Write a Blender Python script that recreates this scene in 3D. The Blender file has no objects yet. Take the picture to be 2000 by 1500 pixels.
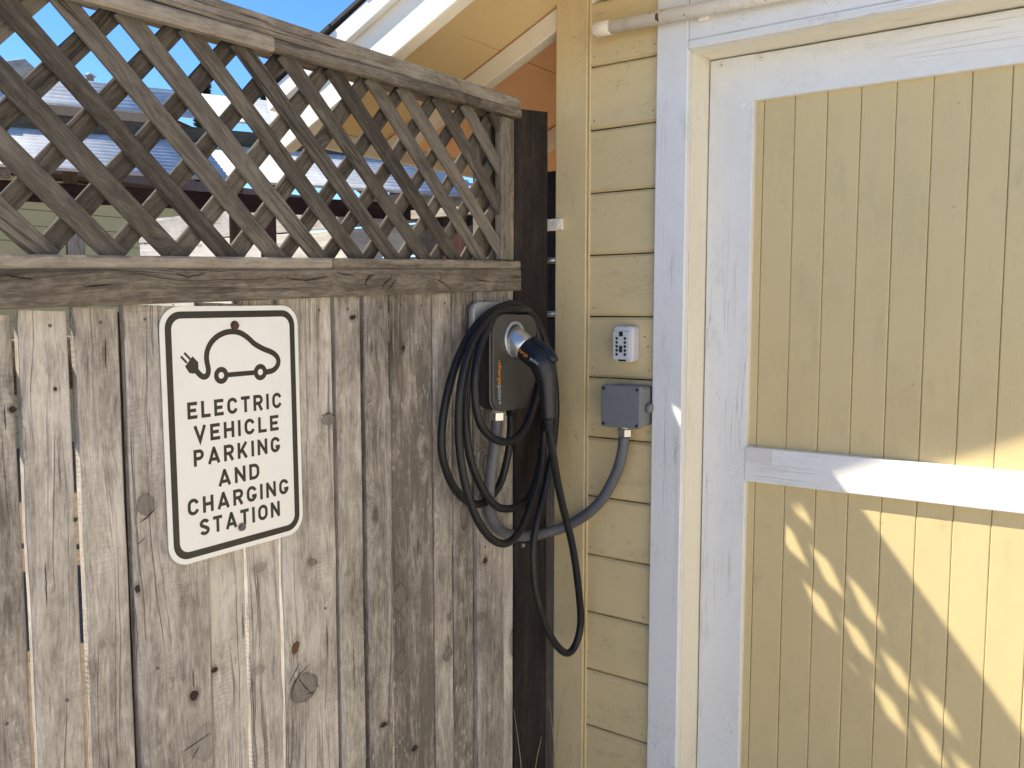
import bpy, bmesh, math, random
from mathutils import Vector, Matrix, noise as mnoise

# ------------------------------------------------------------------ camera, sky, sun, exposure
scene = bpy.context.scene
R = math.radians
cam_d = bpy.data.cameras.new("camera"); cam = bpy.data.objects.new("camera", cam_d)
scene.collection.objects.link(cam); scene.camera = cam
cam.location = (1.347, -2.122, 1.55)
cam.rotation_mode = 'XYZ'
cam.rotation_euler = (R(90 - 4.99), R(0.0), R(35.59))
cam_d.sensor_fit = 'HORIZONTAL'; cam_d.sensor_width = 36.0
cam_d.lens = 1700 / 2000 * 36.0
cam_d.clip_start = 0.02; cam_d.clip_end = 2000

SUN = Vector((1.5452, 1.0, -1.99)).normalized()       # direction in which the sunlight travels
world = bpy.data.worlds.new("World"); scene.world = world; world.use_nodes = True
wn = world.node_tree.nodes; wl = world.node_tree.links
bg = wn.get("Background") or wn.new("ShaderNodeBackground")
sky = wn.new("ShaderNodeTexSky"); sky.sky_type = 'NISHITA'; sky.sun_disc = False
sky.sun_elevation = math.asin(-SUN.z)
sky.sun_rotation = math.atan2(-SUN.x, -SUN.y)
sky.air_density = 1.0; sky.dust_density = 0.0; sky.ozone_density = 5.0; sky.altitude = 1200
hsv = wn.new("ShaderNodeHueSaturation"); hsv.inputs["Saturation"].default_value = 1.18; hsv.inputs["Hue"].default_value = 0.504
wl.new(sky.outputs[0], hsv.inputs["Color"]); wl.new(hsv.outputs[0], bg.inputs[0]); bg.inputs[1].default_value = 0.056
sun_d = bpy.data.lights.new("sun", 'SUN'); sun = bpy.data.objects.new("sun", sun_d)
scene.collection.objects.link(sun)
sun_d.energy = 2.0; sun_d.angle = R(0.6); sun_d.color = (1.0, 0.91, 0.74)
sun.location = (-6, -6, 9)
sun.rotation_euler = SUN.to_track_quat('-Z', 'Y').to_euler()
vs = scene.view_settings
vs.view_transform = 'Standard'; vs.look = 'None'; vs.exposure = 2.22; vs.gamma = 1.0; vs.use_curve_mapping = False

rnd = random.Random(7)
COL = scene.collection

# ------------------------------------------------------------------ node helpers / materials
class NT:
    def __init__(s, name):
        s.m = bpy.data.materials.new(name); s.m.use_nodes = True
        s.t = s.m.node_tree; s.n = s.t.nodes; s.l = s.t.links
        s.b = s.n.get("Principled BSDF")
    def node(s, typ, ins=None, **kw):
        x = s.n.new(typ)
        for k, v in kw.items(): setattr(x, k, v)
        for k, v in (ins or {}).items():
            if hasattr(v, "links"): s.l.new(v, x.inputs[k])
            else: x.inputs[k].default_value = v
        return x
    def math(s, op, a, b=None, c=None, clamp=False):
        ins = {0: a}
        if b is not None: ins[1] = b
        if c is not None: ins[2] = c
        return s.node("ShaderNodeMath", ins, operation=op, use_clamp=clamp).outputs[0]
    def vmath(s, op, a, b=None):
        ins = {0: a}
        if b is not None: ins[1] = b
        return s.node("ShaderNodeVectorMath", ins, operation=op).outputs[0]
    def noise(s, vec, scale=5, detail=3, rough=0.5, dist=0.0):
        x = s.node("ShaderNodeTexNoise", {"Vector": vec, "Scale": scale, "Detail": detail, "Roughness": rough, "Distortion": dist})
        return x.outputs[0]
    def voro(s, vec, scale=5, feature='F1'):
        return s.node("ShaderNodeTexVoronoi", {"Vector": vec, "Scale": scale}, feature=feature)
    def ramp(s, fac, stops, interp='LINEAR'):
        x = s.node("ShaderNodeValToRGB", {0: fac}); r = x.color_ramp; r.interpolation = interp
        while len(r.elements) < len(stops): r.elements.new(0.5)
        for e, (p, c) in zip(r.elements, stops):
            e.position = p; e.color = (*c, 1) if not isinstance(c, (int, float)) else (c, c, c, 1)
        return x.outputs[0]
    def mix(s, fac, a, b, blend='MIX'):
        x = s.node("ShaderNodeMix", data_type='RGBA', blend_type=blend)
        for i, v in ((0, fac), (6, a), (7, b)):
            if hasattr(v, "links"): s.l.new(v, x.inputs[i])
            else: x.inputs[i].default_value = v if i == 0 else (*v, 1)
        return x.outputs[2]
    def coords(s, spread=1.0):
        tc = s.node("ShaderNodeTexCoord"); oi = s.node("ShaderNodeObjectInfo")
        rv = s.node("ShaderNodeCombineXYZ", {0: s.math('MULTIPLY', oi.outputs["Random"], 17.3 * spread),
                                             1: s.math('MULTIPLY', oi.outputs["Random"], 5.1 * spread),
                                             2: s.math('MULTIPLY', oi.outputs["Random"], 41.7 * spread)}).outputs[0]
        s.random = oi.outputs["Random"]
        return s.vmath('ADD', tc.outputs["Object"], rv)
    def scaled(s, vec, sc):
        return s.vmath('MULTIPLY', vec, sc)
    def bump(s, h, strength=0.3, dist=0.002, normal=None):
        ins = {"Height": h, "Strength": strength, "Distance": dist}
        if normal is not None: ins["Normal"] = normal
        return s.node("ShaderNodeBump", ins).outputs[0]
    def out(s, color=None, rough=None, normal=None, **kw):
        for k, v in (("Base Color", color), ("Roughness", rough), ("Normal", normal)):
            if v is None: continue
            if hasattr(v, "links"): s.l.new(v, s.b.inputs[k])
            else: s.b.inputs[k].default_value = (*v, 1) if k == "Base Color" else v
        for k, v in kw.items():
            s.b.inputs[k].default_value = v
        return s.m

def wood(name, cols, knots=0.72, fleck=0.0, streak=0.5, saw=0.5, bump=1.0, dark=0.35, crack=0.5, stain=(0.05, 0.035, 0.028), spread=1.0, mottle=(0.45, 0.4)):
    """weathered timber, grain along local Z; cols = dark, mid, light tones of the wood itself"""
    T = NT(name); p = T.coords(spread)
    # sparse knots that bend the grain round them
    kv = T.voro(T.scaled(p, (9, 9, 3.6)), 1.0)
    d = kv.outputs["Distance"]
    sel = T.math('GREATER_THAN', T.node("ShaderNodeSeparateColor", {0: kv.outputs["Color"]}).outputs[0], knots)
    near = T.math('MULTIPLY', sel, T.ramp(d, [(0.05, 1.0), (0.34, 0.0)], 'EASE'))
    core = T.math('MULTIPLY', sel, T.ramp(d, [(0.09, 1.0), (0.14, 0.0)]))
    rim = T.math('MULTIPLY', sel, T.ramp(d, [(0.095, 0.0), (0.125, 1.0), (0.155, 0.0)]))
    low = T.noise(T.scaled(p, (7, 7, 1.3)), 1.0, 3, 0.55)
    bend = T.node("ShaderNodeCombineXYZ", {0: T.math('ADD', T.math('MULTIPLY', near, 0.055), T.math('MULTIPLY', low, 0.09)), 1: 0.0, 2: 0.0}).outputs[0]
    q = T.vmath('ADD', p, bend)
    g1 = T.noise(T.scaled(q, (75, 75, 3.2)), 1.0, 4, 0.62, 0.4)
    g2 = T.noise(T.scaled(q, (300, 300, 34)), 1.0, 4, 0.7)
    big = T.noise(T.scaled(p, (6, 6, 2.0)), 1.0, 4, 0.6)
    blot = T.noise(T.scaled(p, (22, 22, 11)), 1.0, 6, 0.72, 0.6)
    tone = T.math('ADD', T.math('MULTIPLY', g1, mottle[0]), T.math('MULTIPLY', big, 1.0 - mottle[0]))
    tone = T.math('ADD', tone, T.math('MULTIPLY', T.math('SUBTRACT', g2, 0.5), 0.55))
    tone = T.math('ADD', tone, T.math('MULTIPLY', T.math('SUBTRACT', blot, 0.5), mottle[1]))
    tone = T.math('ADD', tone, T.math('MULTIPLY', T.math('SUBTRACT', T.random, 0.5), 0.30))
    col = T.ramp(tone, [(0.28, cols[0]), (0.5, cols[1]), (0.72, cols[2])])
    # bluish / purplish weathering drift
    hue = T.noise(T.scaled(p, (5, 5, 1.1)), 1.7, 3, 0.6)
    col = T.mix(T.ramp(hue, [(0.42, 0.0), (0.7, 0.55)]), col, T.mix(1.0, col, (0.90, 0.91, 0.99), 'MULTIPLY'))
    col = T.mix(T.ramp(T.noise(T.scaled(p, (10, 10, 2.2)), 0.9, 3, 0.6), [(0.5, 0.0), (0.75, streak)]), col, T.mix(1.0, col, (0.55, 0.55, 0.58), 'MULTIPLY'))
    # saw marks across the grain
    ws = T.node("ShaderNodeTexWave", {"Vector": T.scaled(p, (0.8, 0.0, 1.0)), "Scale": 36.0, "Distortion": 7.0, "Detail": 2.0, "Detail Scale": 1.2}, wave_type='BANDS', bands_direction='Z').outputs["Fac"]
    wm = T.ramp(T.noise(T.scaled(p, (14, 14, 5)), 1.0, 3), [(0.50, 0.0), (0.66, 1.0)])
    sawf = T.math('MULTIPLY', ws, wm)
    col = T.mix(T.math('MULTIPLY', sawf, 0.32 * saw), col, T.mix(1.0, col, (0.5, 0.48, 0.46), 'MULTIPLY'))
    # knots: darker ring, greyish heart
    col = T.mix(T.math('MULTIPLY', core, 0.55), col, (cols[0][0] * 0.75, cols[0][1] * 0.72, cols[0][2] * 0.75))
    col = T.mix(T.math('MULTIPLY', rim, 0.75), col, (stain[0], stain[1], stain[2]))
    col = T.mix(T.math('MULTIPLY', near, 0.22), col, (cols[0][0], cols[0][1], cols[0][2]))
    # long checks (cracks) along the grain
    ck = T.noise(T.scaled(q, (55, 55, 0.9)), 1.0, 2, 0.5, 0.3)
    cm = T.math('MULTIPLY', T.ramp(ck, [(0.482, 0.0), (0.5, 1.0), (0.518, 0.0)]), T.ramp(T.noise(T.scaled(p, (9, 9, 2.2)), 1.0, 2), [(0.5, 0.0), (0.6, 1.0)]))
    col = T.mix(T.math('MULTIPLY', cm, crack), col, stain)
    if fleck > 0:
        fv = T.voro(T.scaled(p, (130, 130, 46)), 1.0)
        fsel = T.math('GREATER_THAN', T.node("ShaderNodeSeparateColor", {0: fv.outputs["Color"]}).outputs[1], 0.90)
        fm = T.math('MULTIPLY', fsel, T.ramp(fv.outputs["Distance"], [(0.2, 1.0), (0.45, 0.0)]))
        fm = T.math('MULTIPLY', fm, T.ramp(T.noise(T.scaled(p, (8, 8, 3)), 1.0, 2), [(0.45, 0.0), (0.6, 1.0)]))
        col = T.mix(T.math('MULTIPLY', fm, fleck), col, (0.62, 0.59, 0.52))
    h = T.math('ADD', T.math('MULTIPLY', g1, 0.8), T.math('MULTIPLY', g2, 0.5))
    h = T.math('ADD', h, T.math('MULTIPLY', sawf, 0.35 * saw))
    h = T.math('SUBTRACT', h, T.math('MULTIPLY', T.math('ADD', cm, T.math('MULTIPLY', rim, 0.7)), 1.1))
    return T.out(col, 0.88, T.bump(h, bump, 0.0022), **{"Specular IOR Level": 0.22})

def paint(name, c, var=0.10, grime=0.35, grimecol=(0.16, 0.14, 0.11), chips=0.0, chipcol=(0.3, 0.26, 0.2), brush=0.3, rough=0.55, specks=0.6, scuff=0.6, checks=0.0):
    """brushed old paint, brush marks along local Z"""
    T = NT(name); p = T.coords()
    big = T.noise(T.scaled(p, (5, 5, 2.5)), 1.0, 4, 0.6)
    fine = T.noise(T.scaled(p, (30, 30, 22)), 1.0, 4, 0.7)
    k = T.math('ADD', T.math('MULTIPLY', big, 0.7), T.math('MULTIPLY', fine, 0.3))
    col = T.ramp(k, [(0.3, tuple(x * (1 - var * 1.5) for x in c)), (0.5, c), (0.72, tuple(min(1, x * (1 + var * 0.6)) for x in c))])
    gm = T.noise(T.scaled(p, (14, 14, 5)), 1.0, 6, 0.72)
    col = T.mix(T.math('MULTIPLY', T.ramp(gm, [(0.56, 0.0), (0.78, 1.0)]), grime), col, grimecol)
    # scuffs: thin wandering scratches in a few places
    sn = T.noise(T.scaled(p, (26, 26, 14)), 1.0, 3, 0.5, 1.2)
    sm = T.math('MULTIPLY', T.ramp(sn, [(0.495, 0.0), (0.5, 1.0), (0.505, 0.0)]), T.ramp(T.noise(T.scaled(p, (7, 7, 5)), 1.3, 2), [(scuff, 0.0), (scuff + 0.07, 1.0)]))
    col = T.mix(T.math('MULTIPLY', sm, min(1.0, grime * 1.6)), col, grimecol)
    sv = T.voro(T.scaled(p, (34, 34, 34)), 1.0)
    ss = T.math('GREATER_THAN', T.node("ShaderNodeSeparateColor", {0: sv.outputs["Color"]}).outputs[0], 0.955)
    smk = T.math('MULTIPLY', ss, T.ramp(sv.outputs["Distance"], [(0.04, 1.0), (0.10, 0.0)]))
    col = T.mix(T.math('MULTIPLY', smk, specks), col, grimecol)
    b1 = T.noise(T.scaled(p, (210, 210, 5)), 1.0, 3, 0.6)
    b2 = T.noise(T.scaled(p, (40, 40, 40)), 1.0, 3, 0.6)
    h = T.math('ADD', T.math('MULTIPLY', b1, 0.7), T.math('MULTIPLY', b2, 0.4))
    if checks > 0:
        kn_ = T.noise(T.scaled(p, (70, 70, 1.1)), 1.0, 2, 0.5, 0.25)
        km = T.math('MULTIPLY', T.ramp(kn_, [(0.489, 0.0), (0.5, 1.0), (0.511, 0.0)]), T.ramp(T.noise(T.scaled(p, (9, 9, 1.7)), 1.0, 2), [(0.52, 0.0), (0.6, 1.0)]))
        col = T.mix(T.math('MULTIPLY', km, checks), col, grimecol); h = T.math('SUBTRACT', h, T.math('MULTIPLY', km, 1.2))
    if chips > 0:
        cn = T.noise(T.scaled(p, (30, 30, 9)), 1.0, 5, 0.7)
        cm = T.ramp(cn, [(0.70 - 0.06 * chips, 0.0), (0.715 - 0.06 * chips, 1.0)])
        col = T.mix(cm, col, chipcol); h = T.math('SUBTRACT', h, T.math('MULTIPLY', cm, 0.8))
    return T.out(col, rough, T.bump(h, brush, 0.0012), **{"Specular IOR Level": 0.35})

def plain(name, c, rough=0.5, metal=0.0, var=0.12, scale=60, bump=0.08, spec=0.5):
    T = NT(name); p = T.coords()
    k = T.noise(T.scaled(p, (1, 1, 1)), scale, 4, 0.65)
    col = T.ramp(k, [(0.3, tuple(x * (1 - var) for x in c)), (0.7, tuple(min(1, x * (1 + var)) for x in c))])
    rr = T.math('ADD', rough - 0.06, T.math('MULTIPLY', T.noise(p, 23, 3), 0.14))
    return T.out(col, rr, T.bump(k, bump, 0.001), **{"Metallic": metal, "Specular IOR Level": spec})

M = {}
M['plank'] = wood("weathered_plank", ((0.165, 0.143, 0.119), (0.405, 0.362, 0.308), (0.66, 0.605, 0.53)), knots=0.76, fleck=0.55, streak=0.42, saw=0.8, mottle=(0.42, 0.62))
M['rail'] = wood("weathered_rail", ((0.12, 0.10, 0.075), (0.27, 0.23, 0.178), (0.42, 0.365, 0.29)), mottle=(0.5, 0.6), knots=0.80, saw=0.15, crack=0.9, bump=0.7)
M['slat'] = wood("weathered_lattice", ((0.055, 0.047, 0.038), (0.128, 0.111, 0.090), (0.235, 0.207, 0.17)), mottle=(0.5, 0.5), knots=0.84, saw=0.1, crack=0.8)
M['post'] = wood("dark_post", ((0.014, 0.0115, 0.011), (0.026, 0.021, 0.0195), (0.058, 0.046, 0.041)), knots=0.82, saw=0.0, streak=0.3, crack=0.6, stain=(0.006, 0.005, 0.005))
M['timber'] = wood("pergola_timber", ((0.065, 0.05, 0.034), (0.12, 0.096, 0.068), (0.2, 0.165, 0.125)), knots=0.8, saw=0.3)
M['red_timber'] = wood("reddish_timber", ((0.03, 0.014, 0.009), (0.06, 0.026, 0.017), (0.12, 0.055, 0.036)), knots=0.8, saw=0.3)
M['log'] = wood("split_log", ((0.22, 0.15, 0.10), (0.36, 0.27, 0.19), (0.5, 0.42, 0.32)), knots=0.7, saw=0.2)
M['pale_plank'] = wood("pale_plank", ((0.45, 0.42, 0.38), (0.64, 0.61, 0.56), (0.80, 0.77, 0.72)), knots=0.8, saw=0.8, streak=0.25)
M['yellow'] = paint("yellow_paint", (0.67, 0.535, 0.29), var=0.07, grime=0.42, brush=0.4, specks=0.8, scuff=0.5)
M['door_yellow'] = paint("door_yellow_paint", (0.625, 0.50, 0.26), var=0.06, grime=0.22, brush=0.45, specks=0.6, scuff=0.6)
M['white'] = paint("white_paint", (0.77, 0.765, 0.745), var=0.05, grime=0.36, grimecol=(0.27, 0.24, 0.20), brush=0.7, specks=0.6, scuff=0.54, checks=0.6)
M['cream'] = paint("cream_paint", (0.80, 0.75, 0.62), var=0.06, grime=0.25, brush=0.35, specks=0.6)
M['fill_house_paint'] = paint("fill_house_white_paint", (0.84, 0.80, 0.71), var=0.03, grime=0.1)  # pale siding of the added house, bounces warm light
M['ochre'] = paint("ochre_paint", (0.66, 0.50, 0.22), var=0.06, grime=0.3)
M['soffit'] = paint("soffit_paint", (0.72, 0.55, 0.28), var=0.05, grime=0.12, brush=0.15, specks=0.8)
M['soffit_bounce'] = paint("bounce_tinted_soffit", (0.92, 0.56, 0.32), var=0.06, grime=0.12, brush=0.15, specks=0.8)  # salmon glow of bounced light painted into the inner bays
M['bare_white'] = paint("worn_white_paint", (0.66, 0.64, 0.61), var=0.06, grime=0.7, grimecol=(0.2, 0.18, 0.15), chips=1.3, chipcol=(0.32, 0.29, 0.26), brush=0.9)
M['pipe_paint'] = paint("rusting_white_pipe", (0.88, 0.81, 0.69), var=0.06, grime=0.45, grimecol=(0.22, 0.10, 0.05), chips=1.2, chipcol=(0.17, 0.075, 0.04), brush=0.5)
M['dark_gap'] = plain("old_building_paper", (0.03, 0.026, 0.02), 0.9)
M['shingle'] = plain("asphalt_shingle", (0.045, 0.042, 0.04), 0.95, scale=400, var=0.5, bump=0.6)
def m_knot(name, heart, ringc, halo, ring_a=0.9, heart_a=0.85, halo_a=0.45):
    T = NT(name); p = T.coords()
    r = T.node("ShaderNodeAttribute", attribute_name="radius").outputs["Fac"]
    wob = T.noise(T.scaled(p, (1, 1, 1)), 90, 4, 0.65)
    r = T.math('ADD', r, T.math('MULTIPLY', T.math('SUBTRACT', wob, 0.5), 0.55))
    part = T.ramp(T.noise(p, 45, 2), [(0.36, 0.25), (0.56, 1.0)])
    ring = T.math('MULTIPLY', T.ramp(T.math('MULTIPLY', r, 0.5), [(0.36, 0.0), (0.445, 1.0), (0.53, 0.0)]), part)
    inner = T.ramp(T.math('MULTIPLY', r, 0.5), [(0.42, 1.0), (0.50, 0.0)])
    grain = T.noise(T.scaled(p, (260, 260, 120)), 1.0, 3, 0.7)
    col = T.mix(inner, T.mix(grain, halo, tuple(min(1, x * 1.7) for x in halo)), T.mix(grain, tuple(x * 0.6 for x in heart), tuple(min(1, x * 1.4) for x in heart)))
    col = T.mix(T.math('MULTIPLY', ring, ring_a), col, ringc)
    fade = T.ramp(T.math('MULTIPLY', r, 0.5), [(0.5, 1.0), (0.9, 0.0)], 'EASE')
    al = T.math('MAXIMUM', T.math('MULTIPLY', inner, heart_a), T.math('MAXIMUM', T.math('MULTIPLY', ring, ring_a), T.math('MULTIPLY', T.math('MULTIPLY', fade, T.ramp(grain, [(0.35, 0.2), (0.65, 1.0)])), halo_a)), clamp=True)
    T.l.new(al, T.b.inputs["Alpha"])
    return T.out(col, 0.9, T.bump(grain, 0.4, 0.001), **{"Specular IOR Level": 0.2})
M['knot0'] = m_knot("knot_grey", (0.25, 0.215, 0.185), (0.06, 0.045, 0.036), (0.20, 0.17, 0.145), ring_a=0.75, heart_a=0.6, halo_a=0.35)
M['knot1'] = m_knot("knot_dark", (0.045, 0.033, 0.027), (0.03, 0.022, 0.018), (0.17, 0.14, 0.115), heart_a=0.95, halo_a=0.6)
M['knot2'] = m_knot("knot_rust", (0.15, 0.075, 0.04), (0.05, 0.03, 0.02), (0.20, 0.13, 0.085))
M['knot3'] = m_knot("knot_pale", (0.36, 0.32, 0.285), (0.15, 0.12, 0.10), (0.28, 0.245, 0.21), ring_a=0.5, heart_a=0.4, halo_a=0.3)
M['crack'] = plain("crack_dark", (0.016, 0.012, 0.010), 0.95, scale=200, var=0.3)
M['steel'] = plain("zinc_steel", (0.62, 0.62, 0.60), 0.32, 1.0, scale=90)
M['nail'] = plain("weathered_nail", (0.16, 0.15, 0.155), 0.6, 0.7, scale=300)
M['rust'] = plain("rusty_bolt", (0.11, 0.06, 0.045), 0.7, 0.5, scale=400, var=0.4)
M['sign_white'] = paint("sign_sheet", (0.87, 0.86, 0.825), var=0.03, grime=0.16, grimecol=(0.45, 0.42, 0.36), brush=0.04, rough=0.36, specks=0.5, scuff=0.58)
M['sign_black'] = plain("sign_ink", (0.022, 0.020, 0.016), 0.4, 0.0, var=0.2, scale=40, bump=0.02)
M['alu'] = plain("aluminium_edge", (0.6, 0.6, 0.6), 0.4, 1.0)
M['plate'] = plain("charger_plate", (0.40, 0.40, 0.385), 0.42, 0.25, var=0.04)
M['charger_side'] = plain("charger_side", (0.018, 0.018, 0.020), 0.42, 0.0)
M['charger_face'] = plain("charger_face", (0.060, 0.055, 0.047), 0.36, 0.0, var=0.04)
M['holster'] = plain("holster_silver", (0.52, 0.53, 0.54), 0.30, 0.75, var=0.05)
M['rubber'] = plain("cable_rubber", (0.008, 0.0085, 0.0105), 0.42, 0.0, var=0.25, spec=0.42)
M['connector'] = plain("connector_plastic", (0.008, 0.009, 0.0125), 0.36, 0.0, var=0.2, spec=0.5)
M['conduit'] = plain("grey_conduit", (0.112, 0.117, 0.128), 0.48, 0.0, var=0.08)
M['box_grey'] = plain("grey_pvc", (0.172, 0.178, 0.188), 0.5, 0.0, var=0.07)
M['screw_dark'] = plain("dark_screw", (0.03, 0.03, 0.033), 0.5, 0.5)
M['lockbox'] = plain("lockbox_grey", (0.60, 0.60, 0.62), 0.4, 0.0, var=0.05)
M['grime_dot'] = plain('painted_nail_head', (0.36, 0.29, 0.155), 0.6)
M['orange'] = plain("orange_print", (0.80, 0.27, 0.03), 0.5, 0.0)
M['blue_print'] = plain("pale_print", (0.42, 0.55, 0.62), 0.5, 0.0)
M['vinyl'] = plain("white_downpipe", (0.75, 0.75, 0.74), 0.4, 0.0)
M['bark'] = plain("tree_bark", (0.09, 0.06, 0.04), 0.9, scale=30, var=0.4, bump=0.5)
M['weed'] = plain("dry_stem", (0.36, 0.29, 0.18), 0.8)
M['glass'] = plain("dark_glass", (0.03, 0.035, 0.04), 0.08)
M['brown_wall'] = plain("far_brown_wall", (0.33, 0.22, 0.14), 0.8, scale=9)
M['brown_roof'] = plain("far_brown_roof", (0.16, 0.10, 0.075), 0.9, scale=30, var=0.3)

def m_concrete():
    T = NT("concrete"); tc = T.node("ShaderNodeTexCoord").outputs["Object"]
    a = T.noise(tc, 0.9, 6, 0.65); b = T.noise(tc, 90, 3, 0.6)
    k = T.math('ADD', T.math('MULTIPLY', a, 0.7), T.math('MULTIPLY', b, 0.3))
    return T.out(T.ramp(k, [(0.3, (0.56, 0.515, 0.45)), (0.7, (0.69, 0.64, 0.565))]), 0.9, T.bump(b, 0.3, 0.003))
M['concrete'] = m_concrete()
M['soil'] = plain('yard_soil', (0.15, 0.105, 0.065), 0.95, scale=14, var=0.35, bump=0.5)

def m_leaf():
    T = NT("conifer_needles"); p = T.coords()
    k = T.noise(p, 3.0, 3)
    return T.out(T.ramp(k, [(0.3, (0.02, 0.045, 0.018)), (0.7, (0.06, 0.11, 0.035))]), 0.7)
M['leaf'] = m_leaf()

def m_sheet():
    T = NT("translucent_corrugated_sheet"); p = T.coords()
    k = T.noise(T.scaled(p, (3, 12, 3)), 1.0, 4, 0.6)
    col = T.ramp(k, [(0.3, (0.58, 0.585, 0.58)), (0.7, (0.80, 0.80, 0.79))])
    T.out(col, 0.45)
    tr = T.node("ShaderNodeBsdfTranslucent", {0: col})
    mx = T.node("ShaderNodeMixShader", {0: 0.32, 1: T.b.outputs[0], 2: tr.outputs[0]})
    o = [n for n in T.n if n.type == 'OUTPUT_MATERIAL'][0]
    T.l.new(mx.outputs[0], o.inputs[0])
    return T.m
M['sheet'] = m_sheet()

# ------------------------------------------------------------------ geometry helpers
def link(name, me, mat, parent=None, loc=(0, 0, 0), smooth=False):
    o = bpy.data.objects.new(name, me); COL.objects.link(o)
    if mat: me.materials.append(M[mat] if isinstance(mat, str) else mat)
    if parent: o.parent = parent
    o.location = loc
    if smooth:
        for f in me.polygons: f.use_smooth = True
    return o
def tag(o, label, cat, group=None):
    o['label'] = label; o['category'] = cat
    if group: o['group'] = group
    return o
def thing(name, label, cat, loc=(0, 0, 0), rz=0.0, group=None):
    o = bpy.data.objects.new(name, None); COL.objects.link(o)
    o.location = loc; o.rotation_euler = (0, 0, rz); o.empty_display_size = 0.1
    return tag(o, label, cat, group)
def struct(o):
    o['kind'] = 'structure'; return o
def bm_mesh(bm, name):
    bmesh.ops.recalc_face_normals(bm, faces=bm.faces[:])
    me = bpy.data.meshes.new(name); bm.to_mesh(me); bm.free(); return me

def timber(name, parent, p0, p1, w, t, nrm, mat, ch=0.003, seg=None, wob=0.0, end_cut=(0, 0), seed=None, bow=0.0):
    """a length of timber from p0 to p1 (centre line). local Z along it, local Y = nrm (thickness), X = width"""
    p0 = Vector(p0); p1 = Vector(p1); Z = (p1 - p0); L = Z.length; Z.normalize()
    Y = Vector(nrm); Y = (Y - Z * Y.dot(Z)).normalized(); X = Y.cross(Z)
    seg = seg or max(1, min(14, int(L / 0.16))) if wob else 1
    rr = random.Random(seed if seed is not None else rnd.random())
    ofs = rr.random() * 100
    bm = bmesh.new(); rings = []
    for i in range(seg + 1):
        z = -L / 2 + L * i / seg
        def wv(k, amp): return amp * (mnoise.noise(Vector((ofs + k * 7.7, z * 6.0, 0.3))) + 0.5 * mnoise.noise(Vector((ofs + k * 3.1, z * 21.0, 5.3))))
        xl = -w / 2 + wv(1, wob); xr = w / 2 + wv(2, wob)
        yb = -t / 2; yf = t / 2 + wv(3, wob * 0.35)
        by = bow * (1 - (2 * z / L) ** 2)
        c = min(ch, w * 0.3, t * 0.3)
        ring = []
        for (x, y) in ((xl + c, yb), (xr - c, yb), (xr, yb + c), (xr, yf - c), (xr - c, yf), (xl + c, yf), (xl, yf - c), (xl, yb + c)):
            zz = z
            if i == 0: zz += end_cut[0] * (x / w)
            if i == seg: zz += end_cut[1] * (x / w)
            ring.append(bm.verts.new((x, y + by, zz)))
        rings.append(ring)
    for a, b in zip(rings, rings[1:]):
        for k in range(8):
            bm.faces.new((a[k], a[(k + 1) % 8], b[(k + 1) % 8], b[k]))
    bm.faces.new(rings[0]); bm.faces.new(rings[-1])
    o = link(name, bm_mesh(bm, name), mat, parent)
    m = Matrix((X, Y, Z)).transposed().to_4x4(); m.translation = (p0 + p1) / 2
    o.matrix_basis = m
    return o

def tube_mesh(name, pts, r, sides=12, closed_ends=True, radii=None):
    pts = [Vector(p) for p in pts]; n = len(pts); bm = bmesh.new(); rings = []
    tan = [(pts[min(i + 1, n - 1)] - pts[max(i - 1, 0)]).normalized() for i in range(n)]
    ref = Vector((0, 0, 1)) if abs(tan[0].z) < 0.9 else Vector((1, 0, 0))
    u = (ref - tan[0] * ref.dot(tan[0])).normalized()
    for i in range(n):
        u = (u - tan[i] * u.dot(tan[i])).normalized(); v = tan[i].cross(u)
        rr = radii[i] if radii else r
        rings.append([bm.verts.new(pts[i] + (u * math.cos(a) + v * math.sin(a)) * rr) for a in [2 * math.pi * k / sides for k in range(sides)]])
    for a, b in zip(rings, rings[1:]):
        for k in range(sides):
            f = bm.faces.new((a[k], a[(k + 1) % sides], b[(k + 1) % sides], b[k])); f.smooth = True
    if closed_ends: bm.faces.new(rings[0]); bm.faces.new(rings[-1])
    return bm_mesh(bm, name)
def smooth_path(P, per=8):
    """Catmull-Rom through the points"""
    P = [Vector(p) for p in P]; out = []
    Q = [P[0] * 2 - P[1]] + P + [P[-1] * 2 - P[-2]]
    for i in range(1, len(Q) - 2):
        a, b, c, d = Q[i - 1:i + 3]
        for k in range(per):
            t = k / per
            out.append(0.5 * ((2 * b) + (c - a) * t + (2 * a - 5 * b + 4 * c - d) * t * t + (3 * b - a - 3 * c + d) * t ** 3))
    out.append(P[-1]); return out
def rounded_poly(w, h, r, n=6, cx=0, cy=0):
    pts = []
    for (sx, sy, a0) in ((1, 1, 0), (-1, 1, 90), (-1, -1, 180), (1, -1, 270)):
        for k in range(n + 1):
            a = R(a0 + 90 * k / n)
            pts.append((cx + sx * (w / 2 - r) + r * math.cos(a), cy + sy * (h / 2 - r) + r * math.sin(a)))
    return pts
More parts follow.
